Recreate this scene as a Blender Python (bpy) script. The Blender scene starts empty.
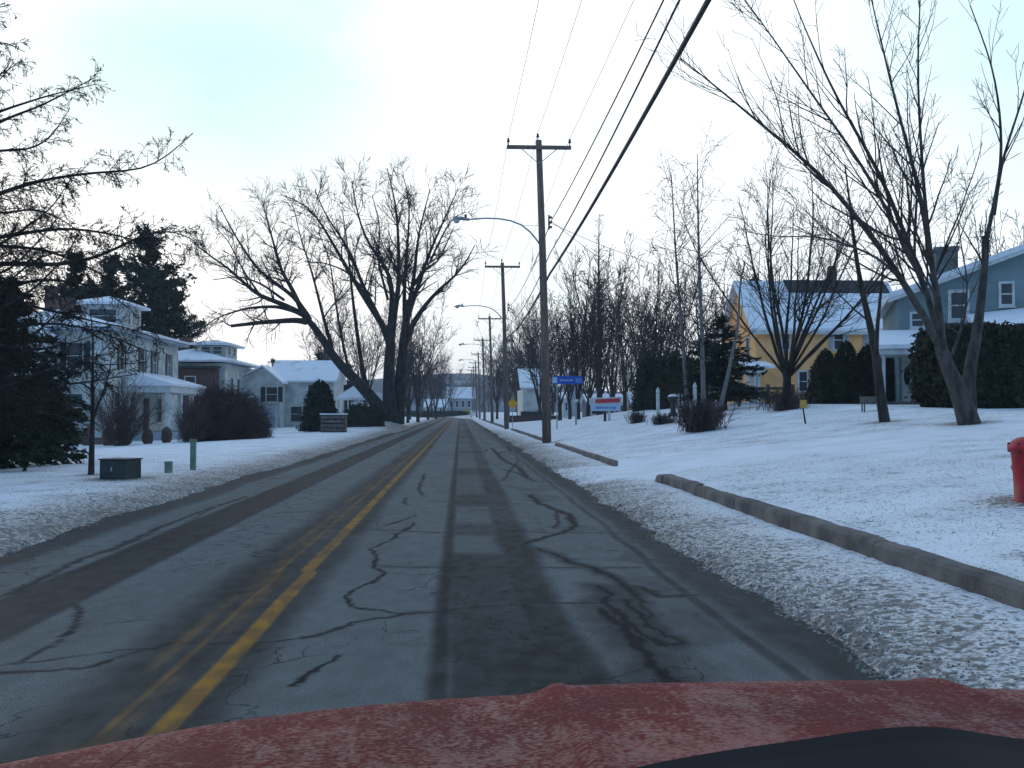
import bpy, math, random
import numpy as np
from mathutils import Vector, Matrix
random.seed(7); rng = np.random.default_rng(11)
C = bpy.context.scene.collection
sc = bpy.context.scene
R_ = math.radians
# ------------------------------------------------------------------ camera
CAM = Vector((0, 0, 1.4)); F = 1000.0
cd = bpy.data.cameras.new('camera'); cam = bpy.data.objects.new('camera', cd); C.objects.link(cam)
cd.sensor_width = 36; cd.lens = F/1024*36; cd.clip_end = 6000; cd.clip_start = .05
PITCH, YAW = math.atan(28/F), math.atan(52/F)
cam.location = CAM; cam.rotation_euler = (math.pi/2+PITCH, 0, -YAW)
sc.camera = cam
CR = cam.rotation_euler.to_matrix()
# ------------------------------------------------------------------ world
SUN_EL, SUN_AZ = R_(9), R_(-32)          # low sun behind thin cloud, ahead and to the left
W = bpy.data.worlds.new('World'); sc.world = W; W.use_nodes = True
nt = W.node_tree; nt.nodes.clear(); N = nt.nodes.new; L = nt.links.new
out = N('ShaderNodeOutputWorld'); bg = N('ShaderNodeBackground'); bg.inputs[1].default_value = .1
L(bg.outputs[0], out.inputs[0])
sky = N('ShaderNodeTexSky'); sky.sky_type = 'NISHITA'; sky.sun_disc = False
sky.sun_elevation = SUN_EL; sky.sun_rotation = SUN_AZ
tc = N('ShaderNodeTexCoord'); sep = N('ShaderNodeSeparateXYZ'); L(tc.outputs['Generated'], sep.inputs[0])
def _tree(*v):
    for q in v:
        if hasattr(q, 'id_data'): return q.id_data
    return nt
def mth(op, a, b=None, c=None, clamp=False, tree=None):
    tree = _tree(a, b, c)
    n = (tree or nt).nodes.new('ShaderNodeMath'); n.operation = op; n.use_clamp = clamp
    for i, v in enumerate((a, b, c)):
        if v is None: continue
        if isinstance(v, (int, float)): n.inputs[i].default_value = v
        else: (tree or nt).links.new(v, n.inputs[i])
    return n.outputs[0]
def mapr(v, a, b, c, d, tree=None):
    t = _tree(v)
    n = t.nodes.new('ShaderNodeMapRange'); n.interpolation_type = 'SMOOTHSTEP'
    t.links.new(v, n.inputs[0])
    for i, q in enumerate((a, b, c, d)): n.inputs[i+1].default_value = q
    return n.outputs[0]
def mixc(f, a, b, tree=None, mode='MIX'):
    t = tree or _tree(f, a, b)
    n = t.nodes.new('ShaderNodeMix'); n.data_type = 'RGBA'; n.blend_type = mode
    for s, v in ((n.inputs[0], f), (n.inputs[6], a), (n.inputs[7], b)):
        if isinstance(v, (int, float)): s.default_value = v
        elif isinstance(v, tuple): s.default_value = (*v[:3], 1)
        else: t.links.new(v, s)
    return n.outputs[2]
fr = mapr(sep.outputs[1], -.35, .95, 0, 1)                 # towards the sun side of the cloud deck
up = mapr(sep.outputs[2], .42, .95, 0, 1)
SKY_BACK, SKY_FRONT, SKY_TOP = (2.6, 4.7, 8.1), (12.9, 13.9, 14.5), (3.3, 5.6, 9.3)
cl = mixc(fr, SKY_BACK, SKY_FRONT); cl = mixc(up, cl, SKY_TOP)
mp = N('ShaderNodeMapping'); mp.inputs['Scale'].default_value = (1, 1, 2.4); L(tc.outputs['Generated'], mp.inputs[0])
nz = N('ShaderNodeTexNoise'); nz.inputs['Scale'].default_value = 2.6; nz.inputs['Detail'].default_value = 5
L(mp.outputs[0], nz.inputs[0])
def ray(px, py): return (CR @ Vector(((px-512)/F, (384-py)/F, -1))).normalized()
def patch(px, py, r0, r1, sx=1.0):
    d = ray(px, py)
    v = N('ShaderNodeVectorMath'); v.operation = 'SUBTRACT'; L(tc.outputs['Generated'], v.inputs[0]); v.inputs[1].default_value = d
    s = N('ShaderNodeVectorMath'); s.operation = 'MULTIPLY'; L(v.outputs[0], s.inputs[0]); s.inputs[1].default_value = (1/sx, 1, 1)
    l = N('ShaderNodeVectorMath'); l.operation = 'LENGTH'; L(s.outputs[0], l.inputs[0])
    w = mth('ADD', l.outputs['Value'], mth('MULTIPLY', mth('SUBTRACT', nz.outputs[0], .5), .30))
    return mapr(w, r0, r1, 1, 0)
thin = mth('MAXIMUM', patch(215, 105, .03, .19, 1.5), mth('MULTIPLY', patch(505, 290, .03, .16, .8), .55))
thin = mth('MAXIMUM', thin, mth('MULTIPLY', patch(1040, -40, .03, .25), .6))
thin = mth('ADD', mth('MULTIPLY', thin, .85), mth('MULTIPLY', mapr(nz.outputs[0], .5, .75, 0, 1), .35), clamp=True)
cl = mixc(thin, cl, (4.5, 9.0, 9.9))
wm = mth('MULTIPLY', patch(200, 330, .05, .4, 2.0), .6)    # faint peach light low where the sun is
cl = mixc(wm, cl, (14.6, 13.6, 13.0))
fin = mixc(.93, sky.outputs[0], cl)
L(fin, bg.inputs[0])
# ------------------------------------------------------------------ sun
sd = bpy.data.lights.new('sun', 'SUN'); sd.energy = .5; sd.angle = R_(14); sd.color = (1, .86, .72)
so = bpy.data.objects.new('sun', sd); C.objects.link(so)
sdir = Vector((math.sin(SUN_AZ)*math.cos(SUN_EL), math.cos(SUN_AZ)*math.cos(SUN_EL), math.sin(SUN_EL)))
so.rotation_euler = sdir.to_track_quat('Z', 'Y').to_euler()
sc.view_settings.view_transform = 'Standard'; sc.view_settings.look = 'None'
sc.view_settings.exposure = 0; sc.view_settings.gamma = 1; sc.view_settings.use_curve_mapping = False
sc.cycles.max_bounces = 6; sc.cycles.diffuse_bounces = 3; sc.cycles.volume_bounces = 0
sc.cycles.use_denoising = True

# ------------------------------------------------------------------ helpers
def P(px, py, Y):
    d = ray(px, py); return CAM + d*(Y/d.y)
def _h(i, j, s):
    v = np.sin(i*127.1+j*311.7+s*74.7)*43758.5453; return v-np.floor(v)
def vn(x, y, s=0):
    x = np.asarray(x, float); y = np.asarray(y, float)
    i, j = np.floor(x), np.floor(y); u, v = x-i, y-j; u = u*u*(3-2*u); v = v*v*(3-2*v)
    return (_h(i, j, s)*(1-u)+_h(i+1, j, s)*u)*(1-v)+(_h(i, j+1, s)*(1-u)+_h(i+1, j+1, s)*u)*v
def fbm(x, y, s=0, o=3):
    a = 0; w = .5
    for k in range(o): a = a+w*vn(x*2**k, y*2**k, s+k); w *= .5
    return a/(1-.5**o)
def sm(a, b, t):
    t = np.clip((np.asarray(t, float)-a)/(b-a), 0, 1); return t*t*(3-2*t)
def gap(y):      # 1 where the curb is interrupted (drives and round the utility pole)
    y = np.asarray(y, float)
    return np.maximum.reduce([sm(18.2, 19.2, y)*(1-sm(22.6, 23.6, y)), sm(38, 39.4, y)*(1-sm(42.6, 44, y)), sm(72, 74, y)*(1-sm(80, 82, y))])
def edge_r(y): return 2.28+.16*(fbm(y*.45, y*0+3, 5)-.5)*2+.09*(vn(y*3., y*0, 9)-.5)
def edge_l(y): return -4.62-.22*(fbm(y*.3, y*0+8, 6)-.5)*2-.12*(vn(y*2.1, y*0, 19)-.5)
def H(x, y, fine=False):
    x = np.asarray(x, float); y = np.asarray(y, float)
    bend = np.where(y > 190, ((y-190)**2)*.0016, 0); xx = x+bend
    er, el = edge_r(y), edge_l(y); g = gap(y)
    s0 = (xx-er)
    right = -.05+.08*sm(-.05, .16, s0)+.08*sm(.05, .9, s0)+(1-g)*.16*sm(3.71, 3.77, xx)+g*.16*sm(3.2, 4.8, xx)
    right = right+.1*np.clip(xx-3.85, 0, 10)+.46*sm(4, 14, xx)*sm(20, 42, y)
    right = right*(1-.55*sm(68, 100, y))
    s1 = (el-xx)
    left = -.05+.07*sm(-.05, .2, s1)+.08*sm(.1, 1.0, s1)-.5*sm(3, 16, s1)*(1-.7*sm(68, 92, y))
    left = left+.62*np.exp(-(((x+6.6)/3.2)**2+((y-80)/7.)**2))
    z = np.where(xx > -1, right, left)
    off = sm(.2, 2.0, np.where(xx > -1, s0, s1))
    z = z+off*.07*(fbm(x*.35, y*.35, 2)-.5)*(1-gap(y)*(x > 3))
    z = z+.5*sm(235, 300, y)
    if fine:
        lump = np.where(xx > -1, s0, s1); m = sm(-.05, .1, lump)
        z = z+m*(.030*np.exp(-np.clip(lump, 0, 9)*1.7)+.010)*(fbm(x*9, y*9, 4, 3)-.45)*1.5+m*.05*(fbm(x*1.6, y*.7, 14, 3)-.45)*np.exp(-np.clip(lump, 0, 9)*.8)
        z = z+m*.014*(vn(x*17, y*17, 13)-.5)*np.exp(-np.clip(lump, 0, 9)*.5)
    return z
def hz(x, y): return float(H(x, y))
def G(px, py):   # where a pixel ray meets the ground
    d = ray(px, py); Y = 4.0
    while Y < 400:
        p = CAM+d*(Y/d.y)
        if p.z <= hz(p.x, p.y): return Vector((p.x, p.y, hz(p.x, p.y)))
        Y += .1
    return CAM+d*(200/d.y)
def on(px, Y):   # ground point below pixel column px at distance Y
    p = P(px, 412, Y); return Vector((p.x, Y, hz(p.x, Y)))

def np_mesh(name, V, Fq, m, parent=None, smooth=True, loc=None):
    V = np.asarray(V, np.float32); Fq = np.asarray(Fq, np.int32)
    me = bpy.data.meshes.new(name); k = Fq.shape[1]
    me.vertices.add(len(V)); me.vertices.foreach_set('co', V.ravel())
    me.loops.add(Fq.size); me.loops.foreach_set('vertex_index', Fq.ravel())
    me.polygons.add(len(Fq)); me.polygons.foreach_set('loop_start', np.arange(0, Fq.size, k, dtype=np.int32))
    me.update(calc_edges=True)
    me.polygons.foreach_set('use_smooth', np.full(len(Fq), smooth))
    me.materials.append(m)
    o = bpy.data.objects.new(name, me); C.objects.link(o)
    if parent: o.parent = parent
    if loc is not None: o.location = loc
    return o
def grid(name, xs, ys, zf, m, attrs={}):
    X, Y = np.meshgrid(xs, ys); Z = zf(X, Y)
    V = np.stack([X, Y, Z], -1).reshape(-1, 3)
    nx, ny = len(xs), len(ys); i = (np.arange(ny-1)[:, None]*nx+np.arange(nx-1)[None, :]).ravel()
    o = np_mesh(name, V, np.stack([i, i+1, i+1+nx, i+nx], -1), m)
    for k, f in attrs.items():
        a = o.data.attributes.new(k, 'FLOAT', 'POINT'); a.data.foreach_set('value', np.clip(f(X, Y), 0, 1).astype(np.float32).ravel())
    return o
class MB:
    def __init__(s): s.v = []; s.f = []
    def add(s, v, f):
        b = len(s.v); s.v += [tuple(q) for q in v]; s.f += [tuple(b+i for i in q) for q in f]; return s
    def box(s, x0, x1, y0, y1, z0, z1):
        return s.add([(x0,y0,z0),(x1,y0,z0),(x1,y1,z0),(x0,y1,z0),(x0,y0,z1),(x1,y0,z1),(x1,y1,z1),(x0,y1,z1)],
                     [(3,2,1,0),(4,5,6,7),(0,1,5,4),(1,2,6,5),(2,3,7,6),(3,0,4,7)])
    def cbox(s, x, y, z, a, b, c): return s.box(x-a/2, x+a/2, y-b/2, y+b/2, z-c/2, z+c/2)
    def ext(s, pts, vec):
        n = len(pts); vec = Vector(vec); p = [Vector(q) for q in pts]
        return s.add(p+[q+vec for q in p], [tuple(range(n))[::-1], tuple(range(n, 2*n))]+[(i, (i+1) % n, (i+1) % n+n, i+n) for i in range(n)])
    def slab(s, pts, t):     # sloped quad / tri given thickness t downward
        return s.ext(pts, (0, 0, -t))
    def tube(s, pts, r, n=8, r1=None):
        pts = [Vector(p) for p in pts]; K = len(pts); r1 = r if r1 is None else r1; V = []
        for i, p in enumerate(pts):
            t = (pts[min(i+1, K-1)]-pts[max(i-1, 0)]).normalized()
            ref = Vector((1, 0, 0)) if abs(t.z) > .8 else Vector((0, 0, 1))
            u = t.cross(ref).normalized(); w = t.cross(u); rr = r+(r1-r)*i/(K-1)
            V += [p+(u*math.cos(2*math.pi*a/n)+w*math.sin(2*math.pi*a/n))*rr for a in range(n)]
        Fc = [(i*n+a, i*n+(a+1) % n, (i+1)*n+(a+1) % n, (i+1)*n+a) for i in range(K-1) for a in range(n)]
        return s.add(V, Fc+[tuple(range(n))[::-1], tuple(range((K-1)*n, K*n))])
    def lathe(s, c, prof, n=14):
        c = Vector(c); V = [c+Vector((r*math.cos(2*math.pi*a/n), r*math.sin(2*math.pi*a/n), z)) for r, z in prof for a in range(n)]
        K = len(prof)
        return s.add(V, [(i*n+a, i*n+(a+1) % n, (i+1)*n+(a+1) % n, (i+1)*n+a) for i in range(K-1) for a in range(n)]+[tuple(range(n))[::-1], tuple(range((K-1)*n, K*n))])
    def build(s, name, m, parent=None, bevel=0, smooth=False):
        me = bpy.data.meshes.new(name); me.from_pydata(s.v, [], s.f); me.update(); me.materials.append(m)
        o = bpy.data.objects.new(name, me); C.objects.link(o)
        if parent: o.parent = parent
        if smooth: me.polygons.foreach_set('use_smooth', [True]*len(me.polygons))
        if bevel:
            b = o.modifiers.new('b', 'BEVEL'); b.width = bevel; b.segments = 2
        return o
def tag(o, label, cat, group=None):
    o['label'] = label; o['category'] = cat
    if group: o['group'] = group
    return o
def thing(name, label, cat, loc=(0,0,0), rz=0, group=None):
    o = bpy.data.objects.new(name, None); C.objects.link(o); o.location = loc; o.rotation_euler = (0, 0, rz)
    o.empty_display_size = .2
    return tag(o, label, cat, group)
def struct(o, kind='structure'): o['kind'] = kind; return o
def dup(root, loc, rz=0, s=1, label=None, group=None):
    def cp(o, par):
        c = o.copy(); C.objects.link(c)
        if par is not None: c.parent = par
        for ch in [q for q in bpy.data.objects if q.parent == o]: cp(ch, c)
        return c
    r = cp(root, None); r.location = loc; r.rotation_euler = (0, 0, rz); r.scale = (s, s, s) if not hasattr(s, '__len__') else s
    if label: r['label'] = label
    if group: r['group'] = group
    return r
# ------------------------------------------------------------------ materials
def mat(name, col, rough=.8, var=.25, scale=6, bump=0, metal=0, stretch=(1,1,1), col2=None, bscale=None, spec=None, thr=None):
    m = bpy.data.materials.new(name); m.use_nodes = True; t = m.node_tree; b = t.nodes['Principled BSDF']
    tcn = t.nodes.new('ShaderNodeTexCoord'); mpn = t.nodes.new('ShaderNodeMapping'); mpn.inputs['Scale'].default_value = stretch
    t.links.new(tcn.outputs['Object'], mpn.inputs[0])
    n = t.nodes.new('ShaderNodeTexNoise'); n.inputs['Scale'].default_value = scale; n.inputs['Detail'].default_value = 6
    t.links.new(mpn.outputs[0], n.inputs[0])
    c2 = col2 or tuple(min(1, c*(1+var)) for c in col); c1 = col if col2 else tuple(c*(1-var) for c in col)
    a, bb = thr or (.3, .7)
    f = mapr(n.outputs[0], a, bb, 0, 1, t)
    t.links.new(mixc(f, c1, c2, t), b.inputs['Base Color'])
    b.inputs['Roughness'].default_value = rough; b.inputs['Metallic'].default_value = metal
    b.inputs['Specular IOR Level'].default_value = .3 if spec is None else spec
    if bump:
        n2 = t.nodes.new('ShaderNodeTexNoise'); n2.inputs['Scale'].default_value = bscale or scale*3; n2.inputs['Detail'].default_value = 5
        t.links.new(mpn.outputs[0], n2.inputs[0])
        bp = t.nodes.new('ShaderNodeBump'); bp.inputs['Strength'].default_value = bump; bp.inputs['Distance'].default_value = .02
        t.links.new(n2.outputs[0], bp.inputs['Height']); t.links.new(bp.outputs[0], b.inputs['Normal'])
    return m
def siding(name, col, pitch=.15, var=.12):
    m = mat(name, col, .7, var, 1.3); t = m.node_tree; b = t.nodes['Principled BSDF']
    tcn = t.nodes.new('ShaderNodeTexCoord'); w = t.nodes.new('ShaderNodeTexWave'); w.bands_direction = 'Z'; w.wave_profile = 'SAW'
    w.inputs['Scale'].default_value = 1/pitch/3.183*.5*2; t.links.new(tcn.outputs['Object'], w.inputs[0])
    bp = t.nodes.new('ShaderNodeBump'); bp.inputs['Strength'].default_value = .6; bp.inputs['Distance'].default_value = .03
    t.links.new(w.outputs['Fac'], bp.inputs['Height']); t.links.new(bp.outputs[0], b.inputs['Normal'])
    return m
M = dict(
    bark=mat('bark', (.040,.034,.030), .95, .45, 5, .8, stretch=(1,1,.25)),
    bark_pale=mat('bark_pale', (.062,.055,.050), .95, .5, 7, 1.0, stretch=(1,1,.3)),
    bark_birch=mat('bark_birch', (.17,.16,.155), .9, 0, 3, .3, stretch=(1,1,2.5), col2=(.08,.07,.065), thr=(.5,.75)),
    twig=mat('twig', (.050,.040,.036), .95, .3, 2),
    twig_red=mat('twig_red', (.075,.050,.045), .95, .3, 2),
    needle=mat('needle', (.022,.032,.018), .9, .4, 1.5),
    needle_b=mat('needle_brown', (.038,.034,.022), .9, .4, 1.5),
    needle_c=mat('cedar', (.03,.034,.018), .9, .45, 2.5),
    larch=mat('larch_twig', (.026,.020,.017), .95, .4, 2),
    pole=mat('pole_wood', (.17,.125,.10), .9, .3, 3, .6, stretch=(6,6,.4)),
    metal=mat('galvanised', (.32,.34,.36), .5, .15, 6, metal=.4),
    dark=mat('dark_iron', (.05,.05,.055), .6, .2, 4),
    cable=mat('cable', (.03,.03,.035), .7, .2, 4),
    wire=mat('wire_metal', (.22,.24,.26), .5, .1, 4),
    concrete=mat('curb_concrete', (.17,.155,.14), .92, 0, 2.2, .8, col2=(.08,.073,.068), bscale=40, thr=(.35,.68)),
    white=mat('white_paint', (.55,.56,.55), .6, .15, 3),
    whitewall=siding('white_clapboard', (.54,.56,.53), .15, .22),
    greywall=siding('grey_wall', (.33,.38,.43)),
    brick=mat('brick', (.10,.060,.052), .9, .35, 8, .5),
    yellow=siding('yellow_clapboard', (.90,.47,.19)),
    cream=siding('cream_clapboard', (.66,.56,.40)),
    blue=siding('blue_clapboard', (.20,.265,.275), .18),
    beige=mat('beige_wall', (.38,.36,.31), .8, .1, 3),
    glass=mat('window_glass', (.025,.03,.035), .12, .3, 2, spec=.6),
    shutter=mat('dark_shutter', (.03,.035,.04), .6, .2, 4),
    shutterg=mat('grey_shutter', (.36,.38,.40), .6, .1, 4),
    roofsnow=mat('snowy_roof', (.80,.82,.85), .8, 0, .9, .3, col2=(.45,.46,.48), thr=(.52,.8)),
    shingle=mat('dark_shingle', (.055,.05,.05), .9, .3, 6, .5),
    snow=mat('snow_plain', (.82,.84,.87), .7, .06, 4, .5),
    burlap=mat('burlap', (.10,.07,.055), .95, .3, 6),
    utility=mat('utility_green', (.035,.045,.045), .6, .25, 5),
    marker=mat('marker_green', (.16,.24,.19), .6, .2, 6),
    redpaint=mat('red_paint', (.34,.010,.022), .5, .22, 5, .25, bscale=14),
    stone=mat('weathered_wood', (.12,.105,.09), .9, .35, 6, .5),
    signblue=mat('sign_blue', (.02,.09,.42), .5, .08, 3),
    signlb=mat('sign_pale_blue', (.42,.55,.68), .5, .06, 3),
    signred=mat('sign_red', (.50,.05,.06), .5, .1, 3),
    signyel=mat('sign_yellow', (.72,.36,.03), .5, .1, 3),
    tagyel=mat('tag_yellow', (.55,.33,.07), .7, .1, 3),
    black=mat('black_rubber', (.012,.012,.014), .8, .2, 6, spec=.15),
    tyre=mat('tyre', (.02,.02,.02), .9, .2, 6),
    carwhite=mat('car_white', (.7,.72,.74), .3, .05, 3),
    caryel=mat('car_yellow', (.5,.42,.08), .4, .1, 3),
    lens=mat('lamp_lens', (.45,.47,.48), .2, .05, 3),
    grass=mat('dry_grass', (.12,.10,.06), .95, .3, 6),
    hill=mat('wooded_hill', (.055,.06,.07), 1, 0, .03, 0, col2=(.26,.28,.31), thr=(.45,.7)),
)
# ------------------------------------------------------------------ snow ground
def snow_mat():
    m = bpy.data.materials.new('snow_ground'); m.use_nodes = True; t = m.node_tree; b = t.nodes['Principled BSDF']
    tcn = t.nodes.new('ShaderNodeTexCoord'); at = t.nodes.new('ShaderNodeAttribute'); at.attribute_name = 'dirt'
    mt = t.nodes.new('ShaderNodeAttribute'); mt.attribute_name = 'mat_edge'
    def noise(s, d=4, st=(1,1,1), off=(0,0,0)):
        mpn = t.nodes.new('ShaderNodeMapping'); mpn.inputs['Scale'].default_value = st; mpn.inputs['Location'].default_value = off
        t.links.new(tcn.outputs['Object'], mpn.inputs[0])
        n = t.nodes.new('ShaderNodeTexNoise'); n.inputs['Scale'].default_value = s; n.inputs['Detail'].default_value = d
        t.links.new(mpn.outputs[0], n.inputs[0]); return n.outputs[0]
    n1 = noise(15, 5, (1, 1, 1)); n2 = noise(1.1, 4); n3 = noise(5, 5, (1, .6, 1), (4, 2, 0)); n4 = noise(38, 3)
    d = at.outputs['Fac']
    v = mth('ADD', mth('ADD', n1, mth('MULTIPLY', d, .30), tree=t), mth('MULTIPLY', mth('SUBTRACT', n2, .5, tree=t), .30, tree=t), tree=t)
    spk = mth('MULTIPLY', mth('SUBTRACT', v, .715, tree=t), 9, clamp=True, tree=t)
    v2 = mth('ADD', n4, mth('MULTIPLY', d, .27), tree=t)
    spk2 = mth('MULTIPLY', mth('SUBTRACT', v2, .685, tree=t), 9, clamp=True, tree=t)
    v3 = mth('ADD', mth('ADD', n3, mth('MULTIPLY', mth('SUBTRACT', n4, .5), .35)), mth('MULTIPLY', mth('SUBTRACT', n2, .5, tree=t), .5, tree=t), tree=t)
    spk3 = mth('MULTIPLY', mth('MULTIPLY', mth('SUBTRACT', v3, .585, tree=t), 6, clamp=True, tree=t), mapr(d, .05, .4, 0, .42, t), tree=t)
    s = mth('MAXIMUM', spk, mth('MAXIMUM', mth('MULTIPLY', spk2, .8, tree=t), spk3, tree=t), tree=t)
    base = mixc(mapr(n2, .3, .7, 0, 1, t), (.78,.80,.83), (.66,.68,.71), t); base = mixc(mapr(d, .3, .9, 0, .8), base, (.68,.65,.63), t)
    base = mixc(mth('MULTIPLY', mt.outputs['Fac'], .6, tree=t), base, (.30,.28,.26), t)
    L2 = t.links.new
    L2(mixc(mth('MULTIPLY', s, .82, tree=t), base, (.075,.062,.048), t), b.inputs['Base Color'])
    b.inputs['Roughness'].default_value = .75; b.inputs['Specular IOR Level'].default_value = .2
    bp = t.nodes.new('ShaderNodeBump'); bp.inputs['Strength'].default_value = .7; bp.inputs['Distance'].default_value = .04
    L2(mth('ADD', noise(14, 5), mth('MULTIPLY', n4, .5, tree=t), tree=t), bp.inputs['Height']); L2(bp.outputs[0], b.inputs['Normal'])
    return m
def drive(x, y): return sm(18.6, 20, y)*(1-sm(22.8, 24.2, y))*(np.asarray(x) > 2.2)
WELLS = [(*G(969, 424).xy, .75), (*G(884, 422).xy, .45), (*on(787, 47).xy, 1.1), (*on(704, 40).xy, 1.2), (3.57, 41, .5), (-5.9, 80, 2.2), (*G(91, 475).xy, .3), (*G(120, 479).xy, .6), (*on(1033, 10.2).xy, .42)]
def dirt(x, y):
    s0 = x-edge_r(y); s1 = edge_l(y)-x
    r = .75*np.exp(-np.clip(s0, 0, 99)*1.0)+.40*np.exp(-((x-3.0)/1.0)**2)
    r = np.where(x > 3.7, .44+.12*(vn(x*.8, y*.5, 3)-.5), r)*(1-.95*drive(x, y))*(1-.5*sm(40, 90, y))
    l = .85*np.exp(-np.clip(s1, 0, 99)*1.1)+.42*np.exp(-np.clip(s1, 0, 99)*.28)+.1
    o = np.where(x > -1, r, l)
    for a, b, c in WELLS: o = o+1.1*np.exp(-(((x-a)**2+(y-b)**2)/c**2))
    return o
def medge(x, y):
    s = np.where(x > -1, x-edge_r(y), edge_l(y)-x)
    w = .35+.5*fbm(x*2, y*.8, 31)
    return np.exp(-np.clip(s, 0, 99)/(w*np.where(x > -1, .8, 1.5)))*(.6+.4*vn(x*9, y*5, 7))
def lin(a, b, st): return np.arange(a, b, st)
xs = np.concatenate([[-890,-500,-300,-200,-150,-110], lin(-90,-40,4), lin(-40,-16,1), lin(-16,-9,.3), lin(-9,-6.4,.12), lin(-6.4,-4.3,.05),
     lin(-4.3,2,.9), lin(2.05,3.6,.035), lin(3.6,3.95,.03), lin(3.95,8,.07), lin(8,16,.25), lin(16,40,1), lin(40,90,4), [110,150,200,300,500,890]])
ys = [-60., -30, -10, -3, 1.5]; y = 2.6
while y < 1100: ys.append(y); y += max(.035, .0065*y)
ys = np.array(ys+[1150])
def zt(X, Y):
    z = H(X, Y, True); inroad = (X > -4.35) & (X < 2.0) & (Y < 190); z = np.where(inroad, -.12, z)
    # beyond the bend the road curves left: ground stays below it there
    bx = ((np.clip(Y, 190, 300)-190)**2)*.0016
    z = np.where((Y >= 190) & (X+bx > -4.4) & (X+bx < 2.05), -.12+.5*sm(235, 300, Y), z)
    return z
ground = struct(grid('ground', xs, ys, zt, snow_mat(), dict(dirt=dirt, mat_edge=medge)))
# ------------------------------------------------------------------ road
def road_mat():
    m = bpy.data.materials.new('salted_asphalt'); m.use_nodes = True; t = m.node_tree; b = t.nodes['Principled BSDF']; L2 = t.links.new
    tcn = t.nodes.new('ShaderNodeTexCoord')
    def noise(s, d=5, st=(1,1,1)):
        mpn = t.nodes.new('ShaderNodeMapping'); mpn.inputs['Scale'].default_value = st
        L2(tcn.outputs['Object'], mpn.inputs[0])
        n = t.nodes.new('ShaderNodeTexNoise'); n.inputs['Scale'].default_value = s; n.inputs['Detail'].default_value = d
        L2(mpn.outputs[0], n.inputs[0]); return n.outputs[0]
    def attr(n): a = t.nodes.new('ShaderNodeAttribute'); a.attribute_name = n; return a.outputs['Fac']
    big = noise(.8, 5, (1.6, .25, 1)); fine = noise(90, 3); mid = noise(7, 5, (1, .5, 1)); g = noise(240, 2)
    d = attr('damp')
    d2 = mth('ADD', d, mth('ADD', mth('MULTIPLY', mth('SUBTRACT', big, .5, tree=t), .55, tree=t), mth('ADD', mth('MULTIPLY', mth('SUBTRACT', mid, .5, tree=t), .65, tree=t), mth('MULTIPLY', mth('SUBTRACT', fine, .5, tree=t), .45, tree=t), tree=t), tree=t), clamp=True, tree=t)
    col = mixc(d2, (.150,.158,.152), (.017,.017,.018), t)
    vmap = t.nodes.new('ShaderNodeMapping'); vmap.inputs['Scale'].default_value = (1, .55, 1)
    vd = t.nodes.new('ShaderNodeVectorMath'); vd.operation = 'ADD'; vs = t.nodes.new('ShaderNodeTexNoise'); vs.inputs['Scale'].default_value = 3; vs.inputs['Detail'].default_value = 6
    L2(tcn.outputs['Object'], vs.inputs[0]); vsc = t.nodes.new('ShaderNodeVectorMath'); vsc.operation = 'SCALE'; vsc.inputs['Scale'].default_value = .55; L2(vs.outputs['Color'], vsc.inputs[0])
    L2(tcn.outputs['Object'], vd.inputs[0]); L2(vsc.outputs[0], vd.inputs[1]); L2(vd.outputs[0], vmap.inputs[0])
    vo = t.nodes.new('ShaderNodeTexVoronoi'); vo.feature = 'DISTANCE_TO_EDGE'; vo.inputs['Scale'].default_value = 2.1; L2(vmap.outputs[0], vo.inputs[0])
    reg = mapr(noise(.42, 3, (1.3, .5, 1)), .44, .56, 0, 1)
    net = mth('MULTIPLY', mapr(vo.outputs['Distance'], .004, .020, 1, 0), reg)
    tarf = mth('MAXIMUM', attr('tar'), mth('MULTIPLY', net, .8))
    col = mixc(mth('MULTIPLY', tarf, .97), col, (.007,.007,.009), t)
    col = mixc(mth('MULTIPLY', attr('brown'), .5, tree=t), col, (.040,.034,.030), t)
    gr = mapr(mth('ADD', mth('MULTIPLY', g, .5), mth('MULTIPLY', fine, .5)), .38, .64, .62, 1.42)
    cc = t.nodes.new('ShaderNodeVectorMath'); cc.operation = 'SCALE'; L2(col, cc.inputs[0]); L2(gr, cc.inputs['Scale'])
    yf = mth('MULTIPLY', attr('yellow'), mapr(mth('ADD', mid, mth('MULTIPLY', fine, .5, tree=t), tree=t), .6, .78, 1, .55, t), tree=t)
    yf = mth('MULTIPLY', yf, mapr(attr('wear'), .0, 1, 1, .25, t), tree=t)
    L2(mixc(yf, cc.outputs[0], (.33,.16,.022), t), b.inputs['Base Color'])
    L2(mapr(d2, 0, 1, .95, .8, t), b.inputs['Roughness']); b.inputs['Specular IOR Level'].default_value = .12
    bp = t.nodes.new('ShaderNodeBump'); bp.inputs['Strength'].default_value = .5; bp.inputs['Distance'].default_value = .01
    L2(mth('ADD', fine, g, tree=t), bp.inputs['Height']); L2(bp.outputs[0], b.inputs['Normal'])
    return m
def R2(px, py): Y = 1400/(py-412); return ((px-460)*Y/1000, Y)
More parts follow.
